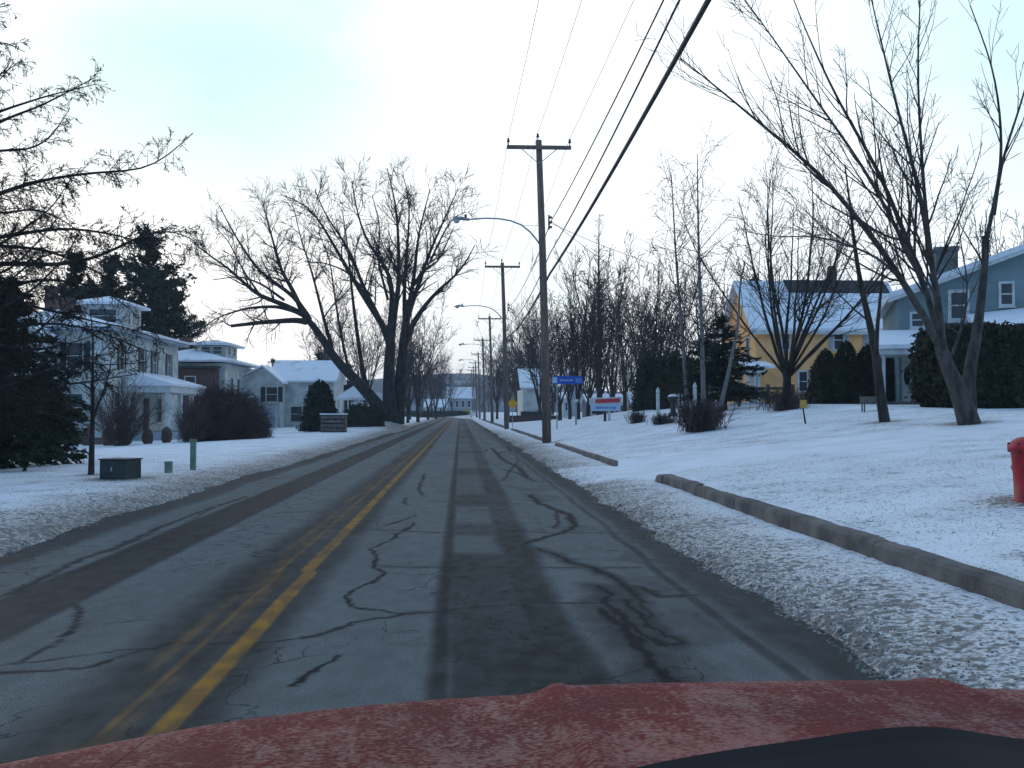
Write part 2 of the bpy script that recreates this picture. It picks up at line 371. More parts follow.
# crack strokes (plan polylines traced from the photograph): (pixel points, half width m, strength)
cr = []
def crk(pts, w=.02, s=1.0, soft=.0): cr.append(([R2(*p) for p in pts], w, s, soft))
z3 = lambda *q: [(300+a/2.56, 430+b/2.56) for a, b in q]
z2 = lambda *q: [(a/2.56, 430+b/2.56) for a, b in q]
crk(z3((295,235),(270,255),(240,275),(185,300),(200,325),(192,350),(215,362),(205,378),(150,400),(125,420),(135,445),(200,455),(265,465)), .022, 1)
crk(z3((265,465),(340,462),(450,448),(600,440),(770,440),(800,430)), .02, .8, .04)
crk(z3((265,465),(150,485),(60,515),(0,525),(-120,535),(-300,530),(-420,560),(-520,590),(-768,600)), .022, .85, .02)
crk(z3((0,642),(50,600),(105,568)), .022, 1)
crk(z3((200,345),(380,348),(560,350),(860,350)), .02, .6, .05)
crk(z3((160,250),(380,262),(560,255),(640,262),(820,260)), .03, .55, .05)
crk(z3((330,180),(400,183),(500,186),(560,188)), .03, .6, .05)
crk(z3((320,110),(305,150),(315,165)), .03, .8); crk(z3((275,170),(265,185),(280,190)), .03, .7)
crk(z3((300,215),(255,232),(215,245)), .025, .8)
crk(z3((590,165),(610,185),(650,200),(690,215),(705,245),(670,262),(600,280),(580,290)), .035, 1, .04)
crk(z3((655,205),(662,235),(650,250)), .03, .8)
crk(z3((600,300),(650,312),(700,338),(760,355),(800,375),(830,400),(860,420)), .03, 1, .06)
crk(z3((820,390),(870,400),(930,425),(1024,420)), .025, .8, .04)
crk(z3((760,395),(790,415),(780,440),(830,480),(850,540),(880,570),(910,610),(960,640),(1020,660)), .03, 1, .10)
crk(z3((830,430),(870,470),(900,500),(960,530),(980,545),(930,550),(880,520),(830,480)), .025, 1, .08)
crk(z3((770,455),(800,480),(860,530),(900,580),(930,640),(940,690)), .035, 1, .13)
crk(z3((860,420),(900,470),(880,500)), .022, .8, .06)
crk(z3((490,45),(520,75),(560,95),(580,120)), .05, .9, .05); crk(z3((520,100),(560,110),(600,130),(660,135)), .04, .8, .03)
crk(z3((500,60),(540,50),(530,40)), .06, .8); crk(z3((560,75),(540,100),(520,130),(600,128)), .04, .7)
crk(z2((215,430),(232,450),(225,480),(195,505),(180,530),(140,545),(100,570)), .025, .9)
crk(z2((0,590),(60,578),(200,565),(330,550),(420,545)), .02, .75)
crk(z2((225,475),(300,480),(400,470)), .02, .45)
crk(z2((20,415),(80,395),(150,360),(230,320),(330,285),(430,240),(520,205),(640,165)), .03, .75, .03)
crk(z2((150,365),(200,350),(240,345)), .02, .5); crk(z2((300,300),(400,260),(480,240),(560,190)), .03, .6)
crk([(470,438),(500,440),(520,446)], .05, .6); crk([(478,430),(492,432)], .06, .5)
for Yj, s in ((33, .5), (27, .4), (21.5, .55), (46, .5), (60, .5), (78, .5), (100, .5)):
    cr.append(([(-4.0, Yj+.2), (-2.2, Yj), (-.5, Yj+.1), (.7, Yj-.1), (1.9, Yj+.15)], .035, s, .04))
rr_ = random.Random(5)
for k in range(16):     # further ones up the road
    x = rr_.uniform(-4, 1.8); Y = rr_.uniform(24, 110); q = []
    for i in range(7): q.append((x, Y)); x += rr_.uniform(-.22, .22); Y += rr_.uniform(.4, 1.4)
    cr.append((q, .03, .6, .03))
def crack_field(X, Y, what):
    key = (X.shape, float(Y[-1, 0])); 
    if key in _cf: return _cf[key][what]
    hard = np.zeros(X.shape); soft = np.zeros(X.shape); yr = Y[:, 0]
    jx = (fbm(X*7, Y*7, 51)-.5)*.09+(vn(X*30, Y*30, 57)-.5)*.03; jy = (fbm(X*7, Y*5, 61)-.5)*.12
    wv = .55+.9*fbm(X*5, Y*5, 71)
    for pts, w, s, sf in cr:
        for (ax, ay), (bx, by) in zip(pts[:-1], pts[1:]):
            mrg = .3+sf*3; i0 = np.searchsorted(yr, min(ay, by)-mrg); i1 = np.searchsorted(yr, max(ay, by)+mrg)
            if i1 <= i0: continue
            xx = X[0]; j0 = np.searchsorted(xx, min(ax, bx)-mrg); j1 = np.searchsorted(xx, max(ax, bx)+mrg)
            if j1 <= j0: continue
            sl = (slice(i0, i1), slice(j0, j1)); x = X[sl]+jx[sl]; y = Y[sl]+jy[sl]
            dx, dy = bx-ax, by-ay; l2 = dx*dx+dy*dy+1e-9
            t = np.clip(((x-ax)*dx+(y-ay)*dy)/l2, 0, 1); d = np.hypot(x-ax-t*dx, (y-ay-t*dy))
            ww = w*wv[sl]*(1+.012*Y[sl])
            hard[sl] = np.maximum(hard[sl], s*(1-sm(.35, 1.25, d/ww)))
            if sf: soft[sl] = np.maximum(soft[sl], .8*s*(1-sm(.2, 1.9, d/(sf*(.4+1.3*wv[sl])))))
            else: soft[sl] = np.maximum(soft[sl], .3*s*(1-sm(.3, 2.6, d/ww)))
    _cf[key] = (hard, soft); return _cf[key][what]
_cf = {}
def strip(X, a, b, sa=.06, sb=.06): return sm(a-sa, a+sa, X)*(1-sm(b-sb, b+sb, X))
def damp(X, Y):
    w = (fbm(X*.8, Y*.35, 91)-.5)*.22; w2 = (vn(X*0, Y*.9, 93)-.5)*.12; x = X+w*.5+w2*.5
    bx = np.where(Y > 190, ((Y-190)**2)*.0016, 0); x = x+bx; Xs = X+bx
    d = .10+.10*fbm(X*2, Y*.5, 95)
    d = np.maximum(d, .80*strip(x, -2.0, -1.08, .22, .14))                      # round the centre line
    d = np.maximum(d, .97*strip(Xs+w2*.15, -.18, -.05, .05, .05))                 # seam
    yy = sm(.40, .62, fbm(Y*.42, X*.25, 97))                                 # near track, blotchy along the road
    rut = .34+.40*yy+.22*(1-sm(4.5, 7.5, Y))+.25*np.exp(-((Y-9.3)/.8)**2)+.3*np.exp(-((Y-16)/1.2)**2)
    rut = rut*(1-.6*sm(9.7, 10.2, Y)*(1-sm(11.2, 11.6, Y)))*(1-.45*sm(12.3, 12.8, Y)*(1-sm(14.6, 15.1, Y)))*(1-.4*sm(17, 17.6, Y)*(1-sm(20.4, 21, Y)))
    d = np.maximum(d, np.clip(rut, 0, .85)*strip(x, -.1, .62, .05, .12))
    d = np.maximum(d, (.66+.25*yy)*strip(x, .40, .80, .10, .10))
    d = np.maximum(d, .9*strip(Xs+w2*.1, -3.46, -2.80, .04, .025))              # dark lane strip on the left
    d = np.maximum(d, (.72+.1*vn(X, Y*.3, 3))*sm(1.72, 2.02, x))                # right shoulder
    d = np.maximum(d, (.75)*(1-sm(-4.3, -3.95, x+w*.6)))
    d = np.maximum(d, .42*sm(.5, .66, fbm(X*1.6, Y*1.1, 45))*strip(x, .8, 1.8, .2, .1))
    d = np.maximum(d, .7*strip(x, 1.74, 1.84, .03, .03))
    d = np.maximum(d, crack_field(X, Y, 1))
    return d
def tar(X, Y):
    return np.maximum(crack_field(X, Y, 0), 0)
def brown(X, Y): return np.maximum(sm(1.95, 2.35, X), .75*(1-sm(-4.4, -4.0, X)))*.9+.6*strip(X, -3.46, -2.8)
def yellow(X, Y):
    bx = np.where(Y > 190, ((Y-190)**2)*.0016, 0); X = X+bx
    o = np.where(Y < 8.9, 0, -.035)+.012*(vn(Y*1.3, X*0, 33)-.5)
    a = strip(X-o, -1.362, -1.246, .010, .010); b = .85*strip(X-o, -1.575, -1.535, .012, .012); c = .5*strip(X-o, -1.74, -1.66, .03, .03)
    d = .35*strip(X-o, -1.66, -1.45, .05, .05)*sm(.45, .65, fbm(X*6, Y*1.2, 35))
    return np.maximum.reduce([a, b*(.4+.6*sm(.3, .5, fbm(X*3, Y*1.4, 37))), c*sm(.4, .6, fbm(X*3, Y*.8, 38)), d])
def wear(X, Y): return np.where(np.abs(X+1.30) < .12, .6*sm(.35, .8, fbm(X*9, Y*2.2, 41)), .35+.4*vn(X*8, Y*2, 41))
rxs = np.concatenate([lin(-5.0,-4,.06), lin(-4,-1.9,.035), lin(-1.9,-1.15,.015), lin(-1.15,2.05,.02), lin(2.05,2.75,.05)])
rys = [-30., -10, 0, 1.5]; y = 2.5
while y < 330: rys.append(y); y += max(.022, .005*y)
rys = np.array(rys)
def zroad(X, Y): return .5*sm(235, 300, Y)+.0*X-.02*((X+1.1)/3.4)**2+.004*(vn(X*2, Y*2, 3)-.5)
rd = struct(grid('road', rxs, rys, zroad, road_mat(), dict(damp=damp, tar=tar, brown=brown, yellow=yellow, wear=wear)))
co = np.empty(len(rd.data.vertices)*3, np.float32); rd.data.vertices.foreach_get('co', co); co = co.reshape(-1, 3)
co[:, 0] -= np.where(co[:, 1] > 190, ((co[:, 1]-190)**2)*.0016, 0); rd.data.vertices.foreach_set('co', co.ravel()); rd.data.update()
# curb stones
def curb(y0, y1, zb=.27):
    mb = MB(); y = y0; k = 0; r = random.Random(int(y0*7))
    while y < y1-.3:
        l = min(r.uniform(2.2, 2.9), y1-y); j = r.uniform(-.012, .012); n = max(3, int(l/.28)); V = []
        for i in range(n+1):
            yy = y+.008+(l-.016)*i/n; wz = .012*(vn(yy*3, 1., 3)-.5); wx = .018*(vn(yy*2.3, 5., 8)-.5)
            e = min(1, (yy-y0)/.5+.45, (y1-yy)/.5+.45)
            zt_ = (zb+wz+j)*e
            V += [(3.62+wx+j, yy, -.05), (3.635+wx+j, yy, zt_-.03), (3.662+wx+j, yy, zt_), (3.80+j, yy, zt_+.004), (3.83+j, yy, zt_-.03), (3.83+j, yy, -.05)]
        f = [(i*6+a, i*6+(a+1) % 6, (i+1)*6+(a+1) % 6, (i+1)*6+a) for i in range(n) for a in range(6)]
        mb.add(V, [q[::-1] for q in f]+[(0,1,2,3,4,5), tuple(n*6+a for a in (5,4,3,2,1,0))]); y += l; k += 1
    return struct(mb.build('curb', M['concrete'], smooth=False))
curb(1.0, 18.6); curb(23.4, 38.4, .235); curb(43.6, 72, .235); curb(82, 170, .235)

# ------------------------------------------------------------------ trees
def nrm(a): return a/np.maximum(np.linalg.norm(a, axis=-1, keepdims=True), 1e-9)
def tubes(P_, R0, sides):      # P_ (N,K,3), R0 (N,K)
    N_, K = P_.shape[:2]; T = nrm(np.gradient(P_, axis=1)); mean = nrm(P_[:, -1]-P_[:, 0])
    ref = np.where(np.abs(mean[:, 2:3]) > .75, [[1., 0, 0]], [[0, 0, 1.]])[:, None, :]
    U = nrm(np.cross(T, ref)); Wv = np.cross(T, U); a = np.arange(sides)*2*math.pi/sides
    V = P_[:, :, None]+(U[:, :, None]*np.cos(a)[None, None, :, None]+Wv[:, :, None]*np.sin(a)[None, None, :, None])*R0[:, :, None, None]
    base = (np.arange(N_)*K*sides)[:, None, None]+(np.arange(K-1)*sides)[None, :, None]; j = np.arange(sides)[None, None, :]; j2 = (j+1) % sides
    Fq = np.stack([base+j, base+j2, base+sides+j2, base+sides+j], -1).reshape(-1, 4)
    return V.reshape(-1, 3), Fq
def merge(parts):
    V = []; Fq = []; b = 0
    for v, f in parts: V.append(v); Fq.append(f+b); b += len(v)
    return np.concatenate(V), np.concatenate(Fq)
def resample(pts, K):
    p = np.array([tuple(q) for q in pts], float); d = np.r_[0, np.cumsum(np.linalg.norm(np.diff(p, axis=0), axis=1))]
    t = np.linspace(0, d[-1], K); q = np.stack([np.interp(t, d, p[:, i]) for i in range(3)], -1)
    for _ in range(2): q[1:-1] = q[1:-1]*.5+(q[:-2]+q[2:])*.25
    return q
def grow(S, D, Ln, r0, K, wob, trop, tip=.3, tv=(0,0,1)):
    N_ = len(S); Pp = np.zeros((N_, K, 3)); Pp[:, 0] = S; D = nrm(D); tv = np.array(tv, float)
    for k in range(1, K):
        D = nrm(D+wob*rng.normal(size=(N_, 3))+trop*tv); Pp[:, k] = Pp[:, k-1]+D*(Ln/(K-1))[:, None]
    t = np.linspace(0, 1, K)[None]; Rr = r0[:, None]*(1-(1-tip)*t)
    return Pp, Rr
def spawn(lev, dens, t0, t1, ang, asd, lf, rf, K, wob, trop, tip=.3, tv=(0,0,1), lmin=.2, maxn=60000, taper=.55, rmax=None, flat=0):
    Pp, Rr = lev; N_, K0 = Pp.shape[:2]; seg = np.linalg.norm(np.diff(Pp, axis=1), axis=2); Ln = seg.sum(1)
    n = min(maxn, int(dens*(Ln*(t1-t0)).sum())); idx = rng.choice(N_, n, p=Ln/Ln.sum()); t = rng.uniform(t0, t1, n)
    f = t*(K0-1); i = np.minimum(f.astype(int), K0-2); u = (f-i)[:, None]
    S = Pp[idx, i]*(1-u)+Pp[idx, i+1]*u; T = nrm(Pp[idx, i+1]-Pp[idx, i]); rad = (Rr[idx, i]*(1-u[:, 0])+Rr[idx, i+1]*u[:, 0])
    rv = rng.normal(size=(n, 3)); 
    if flat: rv[:, 2] *= (1-flat)
    pv = nrm(rv-(rv*T).sum(1, keepdims=True)*T); a = np.radians(np.clip(rng.normal(ang, asd, n), 8, 110))[:, None]
    D = T*np.cos(a)+pv*np.sin(a); ln = np.maximum(lmin, lf*Ln[idx]*(1-taper*t)*rng.uniform(.55, 1.2, n))
    r0 = rad*rf*rng.uniform(.7, 1, n)
    if rmax: r0 = np.minimum(r0, rmax)
    return grow(S, D, ln, r0, K, wob, trop, tip, tv)
def quads(Cn, size, asp=1.0, dirs=None):     # small leaf or needle-spray faces
    n = len(Cn); u = nrm(rng.normal(size=(n, 3))) if dirs is None else nrm(dirs+.5*rng.normal(size=(n, 3)))
    v = nrm(np.cross(u, rng.normal(size=(n, 3)))); s = (size*rng.uniform(.5, 1.3, n))[:, None]
    u = u*s; v = v*s*asp
    V = np.stack([Cn-u, Cn+v, Cn+u, Cn-v], 1).reshape(-1, 3); Fq = np.arange(n*4).reshape(-1, 4)
    return V, Fq
def tree_obj(name, label, cat, base, trunk, crown, mt='bark', mc='twig', group=None):
    o = thing(name, label, cat, base, group=group); b = np.array(base)
    v, f = merge(trunk); np_mesh('trunk', v-b, f, M[mt], o)
    if crown: v, f = merge(crown); np_mesh('crown', v-b, f, M[mc], o, smooth=False)
    return o
def limb(pxs, Y, dY, r0, r1, K=16):
    n = len(pxs); pts = [P(x, y, Y+dY*(i/(n-1))) for i, (x, y) in enumerate(pxs)]
    q = resample(pts, K); return q, np.linspace(1, 0, K)**1.25*(r0-r1)+r1
def limbs(lst, Y, K=16):
    a = [limb(p, Y+y0, dy, r0, r1, K) for p, y0, dy, r0, r1 in lst]
    return np.stack([q for q, _ in a]), np.stack([r for _, r in a])

# --- the great bare tree left of the road
big = limbs([
 ([(392,424),(383,412),(367,392),(350,374),(336,361),(317,330),(301,312)], 0, -.5, .58, .23),
 ([(391,424),(389,395),(389,369),(391,330),(393,305)], 0, 0, .62, .30),
 ([(397,424),(399,395),(402,360),(406,318),(409,300)], .6, 0, .60, .26),
 ([(375,402),(366,392),(358,340),(352,294),(348,248),(343,215)], 1, 2, .24, .04),
], 80)
big2 = limbs([
 ([(302,314),(281,303),(258,296),(227,267),(203,251),(190,240)], -.5, -2, 0.24, .035),
 ([(303,314),(278,306),(246,308),(215,318),(203,328)], -.5, 2, 0.18, .035),
 ([(306,322),(297,320),(266,322),(231,326)], -.5, -3, .25, .12),
 ([(303,314),(293,290),(281,271),(270,230),(262,200)], -.5, 3, 0.22, .035),
 ([(310,320),(297,298),(275,283),(258,271),(235,236),(219,205)], -.5, 0, 0.21, .035),
 ([(391,345),(387,330),(367,302),(344,263),(324,228),(309,205),(285,196)], 0, -2, 0.30, .035),
 ([(389,345),(380,318),(364,290),(350,250),(325,215),(315,190)], 0, 3, 0.24, .035),
 ([(390,345),(391,318),(393,279),(380,258),(367,244),(356,209),(352,181)], 0, 1, 0.27, .035),
 ([(391,345),(394,314),(399,290),(399,259),(397,209),(387,168)], 0, -1, 0.29, .035),
 ([(402,345),(410,300),(414,279),(418,236),(430,189)], 0, 2, 0.27, .035),
 ([(403,350),(413,322),(434,294),(461,271),(475,245)], .6, -2, 0.29, .035),
 ([(404,340),(407,318),(415,295),(430,251),(449,209),(458,189)], .6, 1, 0.26, .035),
 ([(405,340),(404,290),(408,240),(410,200),(403,175)], .6, 3, 0.21, .035),
 ([(333,352),(322,312),(312,272),(300,236),(294,208)], -.3, 2, .16, .03),
 ([(350,376),(340,330),(334,292),(330,258),(318,232)], -.2, -2, .13, .03),
 ([(284,300),(262,284),(240,276),(212,280)], -.5, 3, .12, .03),
 ([(262,298),(244,272),(228,240),(216,228)], -.5, -3, .10, .03),
 ([(430,262),(440,240),(452,218),(466,212)], .4, -2, .10, .03),
 ([(388,300),(378,262),(380,225),(372,195)], .4, -3, .12, .03),
 ([(372,296),(360,285),(345,270),(322,262),(305,262)], 0, -3, 0.11, .035),
 ([(414,285),(424,270),(438,262),(452,232)], .6, 3, 0.14, .035),
], 80)
l2 = spawn(big2, 1.9, .22, 1, 40, 12, .27, .6, 9, .10, .045, rmax=.07, lmin=1.6, taper=.45)
l3 = spawn(l2, 3.0, .12, 1, 40, 13, .5, .6, 7, .11, .03, lmin=.9, rmax=.032)
l4 = spawn(l3, 2.6, .1, 1, 38, 13, .6, .7, 5, .10, .04, lmin=.8, rmax=.016, maxn=52000)
l3[1][:] = np.maximum(l3[1], .017); l4[1][:] = np.maximum(l4[1], .012)
b = tuple(G(391, 421))
tree_obj('bare_tree', 'giant old bare tree with leaning split trunk beside the left side of the road', 'tree', (b[0], 80, hz(b[0], 80)),
   [tubes(*big, 12), tubes(*big2, 8)], [tubes(*l2, 5), tubes(*l3, 3), tubes(*l4, 3)])

# --- the large bare maple on the right lawn
g0 = G(970, 424); YM = g0.y
mp1 = limbs([
 ([(970,427),(966,412),(958,390),(947,365),(940,345)], 0, 0, .27, .14),
 ([(968,425),(972,410),(966,384),(974,350),(979,320),(984,275),(987,240)], .2, .4, .19, .07),
], YM, 14)
mp2 = limbs([
 ([(947,362),(930,325),(905,285),(880,246),(850,209),(820,172),(764,127),(711,82),(680,58)], 0, -3, 0.098, 0.013),
 ([(942,350),(930,300),(905,235),(880,172),(842,109),(824,71),(805,30),(790,-10)], 0, 1.5, 0.087, 0.013),
 ([(935,318),(920,275),(895,225),(865,169),(809,90),(764,25),(745,0)], .2, -1.5, 0.064, 0.013),
 ([(943,352),(938,305),(929,245),(919,187),(899,116),(880,37),(867,-20)], 0, 2, 0.092, 0.013),
 ([(944,350),(941,310),(930,255),(923,180),(917,75),(921,-20)], -.2, -1, 0.075, 0.013),
 ([(986,242),(994,205),(1002,161),(1000,109),(992,64),(970,5)], .6, 1, 0.058, 0.013),
 ([(994,215),(1002,161),(1024,94),(1040,30)], .8, -2, 0.046, 0.013),
 ([(984,275),(984,236)], .5, 0, 0.058, 0.060),
 ([(917,303),(900,278),(880,258),(850,245),(815,235),(780,238),(748,232)], 0, -4, 0.041, 0.008),
 ([(948,365),(965,320),(968,280),(960,240),(955,190)], 0, 3, 0.041, 0.008),
 ([(904,240),(890,240),(860,222),(835,190),(800,160),(770,100)], 0, 3, 0.035, 0.008),
], YM, 16)
l2 = spawn(mp2, 2.3, .12, 1, 28, 9, .33, .6, 10, .055, .05, rmax=.028, lmin=1.4, taper=.5)
l3 = spawn(l2, 2.8, .1, 1, 34, 12, .42, .6, 7, .08, .04, lmin=.5, rmax=.012)
l4 = spawn(l3, 2.4, .15, 1, 38, 12, .5, .7, 5, .08, .04, lmin=.3, rmax=.007)
for q in (l3, l4): q[1][:] = np.maximum(q[1], .0056)
tree_obj('maple_tree', 'large bare maple with several stems spreading over the lawn before the blue house', 'tree', tuple(g0),
   [tubes(*mp1, 12), tubes(*mp2, 8)], [tubes(*l2, 5), tubes(*l3, 3), tubes(*l4, 3)], 'bark_pale', 'twig')
# --- slim tree between the two
g1 = G(884, 422); Y1 = g1.y
s1 = limbs([([(885,424),(880,395),(876,351),(868,316),(861,288),(855,250),(850,205),(845,165)], 0, 1, .15, .02),
            ([(876,355),(877,330),(880,300),(884,260),(888,225)], 0, -1, .07, .012)], Y1, 16)
l2 = spawn(s1, 1.6, .22, 1, 50, 10, .30, .45, 8, .08, .06, rmax=.03, lmin=.6)
l3 = spawn(l2, 2.0, .1, 1, 40, 12, .5, .6, 6, .1, .03, lmin=.3, rmax=.012); l4 = spawn(l3, 2, .1, 1, 40, 12, .5, .7, 4, .1, .03, lmin=.15, rmax=.006)
for q in (l3, l4): q[1][:] = np.maximum(q[1], .004)
tree_obj('slim_tree', 'slim single trunk bare tree just left of the large maple', 'tree', tuple(g1), [tubes(*s1, 10)], [tubes(*l2, 4), tubes(*l3, 3), tubes(*l4, 3)])
# --- right edge tree out of frame whose twigs reach in
# generic bare trees -------------------------------------------------
def fan_tree(Hh, stems, spread, split, d2=1.2, d3=2.0, r=.16, trop=.03, K=12, fine=.007, d4=1.6, droop=0, wob=.05, tall=0):
    a = rng.uniform(0, 2*math.pi, stems); sp = np.radians(rng.uniform(.2, 1, stems)*spread)
    D = np.stack([np.sin(sp)*np.cos(a), np.sin(sp)*np.sin(a), np.cos(sp)], -1)
    tr = resample([(0,0,-.15),(0,0,split*.5),(.03,0,split)], 8)[None]; trr = np.linspace(r*1.25, r, 8)[None]
    S = np.tile([[.02, 0, split*.9]], (stems, 1))+rng.normal(size=(stems, 3))*[[r*.4, r*.4, .12]]
    st = grow(S, D, (Hh-split)*rng.uniform(.72, 1.05, stems), np.full(stems, r*.55)*rng.uniform(.5, 1, stems), K, wob, trop, .12)
    l2 = spawn(st, d2, .22, 1, 36, 10, .32, .5, 8, .08, .05-droop*.3, rmax=r*.22, lmin=.9)
    l3 = spawn(l2, d3, .1, 1, 36, 12, .55, .6, 6, .09, .03-droop*.6, lmin=.6, rmax=.016)
    l4 = spawn(l3, d4, .1, 1, 36, 12, .55, .7, 5, .09, .02-droop, lmin=.3, rmax=.009)
    for q in (l2, l3, l4): q[1][:] = np.maximum(q[1], fine)
    return [tubes(tr, trr, 9), tubes(*st, 6)], [tubes(*l2, 4), tubes(*l3, 3), tubes(*l4, 3)]
def put(proto, px, Y, s, label, rz=None, group=None, dz=0):
    p = on(px, Y); p.z += dz
    return dup(proto, p, random.uniform(0, 6.28) if rz is None else rz, s, label, group)
o = on(787, 47); t, c = fan_tree(13.0, 15, 48, 1.5, 2.2, 2.5, .18, .035, 14, .008, 2.0)
v = tree_obj('multi_stem_tree', 'bare tree with many upright stems in front of the yellow house', 'tree', (0,0,0), t, c); v.location = o
# birch pair
def birch(px, Y, Hh, lean, label):
    tr = resample([(0,0,-.1),(lean*.3,0,Hh*.3),(lean*.7,.2,Hh*.65),(lean,.1,Hh)], 16)[None]; rr = np.linspace(.11, .016, 16)[None]
    l2 = spawn((tr, rr), 4.6, .2, 1, 48, 12, .30, .4, 9, .08, .02, rmax=.04, lmin=.8)
    l3 = spawn(l2, 2.0, .1, 1, 40, 12, .45, .6, 6, .1, -.06, lmin=.5, rmax=.014)
    l4 = spawn(l3, 2.4, .1, 1, 38, 12, .6, .7, 6, .08, -.18, lmin=.5, rmax=.008)
    for q in (l2, l3, l4): q[1][:] = np.maximum(q[1], .008)
    o = tree_obj('birch_tree', label, 'tree', (0,0,0), [tubes(tr, rr, 9)], [tubes(*l2, 4), tubes(*l3, 3), tubes(*l4, 3)], 'bark_birch', 'twig'); o.location = on(px, Y); return o
birch(704, 40, 10.8, -.2, 'tall slender pale birch rising out of the brown shrub on the right lawn')
birch(688, 46, 11.2, -.7, 'fine twigged birch behind the slender birch, leaning a little left')
lt = limbs([([(719,412),(726,385),(733,350),(740,318),(738,290),(745,262)], 0, 1, .10, .03)], 40, 12)
l2 = spawn(lt, 2.2, .35, 1, 45, 10, .3, .5, 8, .08, .05, lmin=.5); l3 = spawn(l2, 2.5, .1, 1, 40, 12, .5, .6, 6, .1, -.03, lmin=.3); l3[1][:] = np.maximum(l3[1], .007)
tree_obj('birch_tree', 'short pale birch trunk leaning right out of the brown shrub', 'tree', tuple(on(719, 40)), [tubes(*lt, 8)], [tubes(*l2, 4), tubes(*l3, 3)], 'bark_birch')

# background prototypes (first copy is the prototype itself)
protos = []
for i, (st, spd, tp) in enumerate(((9, 24, .03), (7, 40, .05), (12, 18, .02))):
    t, c = fan_tree(10, st, spd, 1.3, 1.7, 2.0, .13, tp, 11, .014, 1.8)
    protos.append(tree_obj('background_tree', '-', 'tree', (0,0,0), t, c, 'bark', 'twig_red' if i == 2 else 'twig'))
used = set()
def bgt(k, px, Y, s, label, group=None):
    p = on(px, Y); rz = random.uniform(0, 6.28)
    if k not in used:
        used.add(k); o = protos[k]; o.location = p; o.rotation_euler = (0, 0, rz); o.scale = (s, s, s); o['label'] = label
        if group: o['group'] = group
        return o
    return dup(protos[k], p, rz, s, label, group)
GR = 'bare trees standing behind the utility poles'
for k, px, Y, s, lb in [
 (0, 578, 70, 1.12, 'bare tree standing behind the blue street sign'),
 (2, 600, 92, 1.55, 'tall bare tree behind the white sign with the red band'),
 (1, 625, 72, 1.10, 'spreading bare tree above the dark blue cottage'),
 (0, 652, 66, 1.05, 'bare tree behind the round dark evergreen on the right'),
 (1, 560, 96, 1.30, 'bare tree between the white shop wall and the blue street sign'),
 (2, 540, 120, 1.35, 'narrow bare tree just right of the nearest utility pole')]: bgt(k, px, Y, s, lb)
for k, px, Y, s in [(2,530,135,1.5),(0,520,150,1.5),(1,550,110,1.2),(2,570,105,1.3),(0,588,84,1.1),(2,612,100,1.4),(0,640,90,1.3),(2,665,85,1.25),(1,682,80,1.1),
   (0,700,95,1.4),(2,720,90,1.3),(1,518,190,1.7),(2,508,210,1.6),(0,545,150,1.7),(0,505,260,1.6),(2,497,300,1.9),(1,630,120,1.7),(2,655,120,1.5)]:
    bgt(k, px, Y, s, 'bare tree in the dense row behind the poles and signs on the right', GR)
for i in range(20):
    px = 500+i*11+random.uniform(-4, 4); bgt(i % 3, px, 150+random.uniform(0, 90), random.uniform(1.2, 1.9), 'bare tree in the dense row behind the poles and signs on the right', GR)
GL = 'bare trees on the left beyond the giant tree'
for k, px, Y, s in [(0,408,120,1.3),(2,418,130,1.55),(1,428,170,1.4),(2,436,200,1.3),(0,400,150,1.6),(2,410,175,1.6),(1,444,240,1.5),(0,421,230,1.7),(2,432,260,1.9),(0,452,285,1.2)]:
    bgt(k, px, Y, s, 'bare tree beside the far left road edge beyond the giant tree', GL)
for k, px, Y, s, lb in [(0,345,125,1.5,'bare tree seen between the leaning and the upright trunk'),(2,322,120,1.3,'bare tree behind the roof of the white gabled house'),
   (2,365,135,1.6,'bare tree right behind the upright trunks of the giant tree'),(0,1012,75,1.6,'bare tree far behind the blue house at the right edge')]: bgt(k, px, Y, s, lb)
GF = 'bare trees at the far end of the road'
for i in range(24):
    px = 402+i*8+random.uniform(-3, 3); bgt(i % 3, px, 320+random.uniform(0, 60), random.uniform(1.1, 1.6), 'distant bare tree behind the houses at the end of the road', GF)
# tall spire tree
tr = resample([(0,0,-.2),(.1,0,6),(0,.1,12),(.05,0,19)], 20)[None]; rr = np.linspace(.28, .02, 20)[None]
l2 = spawn((tr, rr), 9, .12, 1, 62, 10, .17, .35, 7, .06, .08, rmax=.05, taper=.85, lmin=.5); l3 = spawn(l2, 2.4, .1, 1, 40, 10, .4, .6, 5, .1, .03, lmin=.3)
for q in (l2, l3): q[1][:] = np.maximum(q[1], .013)
o = tree_obj('larch_tree', 'tall thin spire shaped bare tree rising above the others behind the signs', 'tree', (0,0,0), [tubes(tr, rr, 8)], [tubes(*l2, 4), tubes(*l3, 3)]); o.location = on(599, 92)

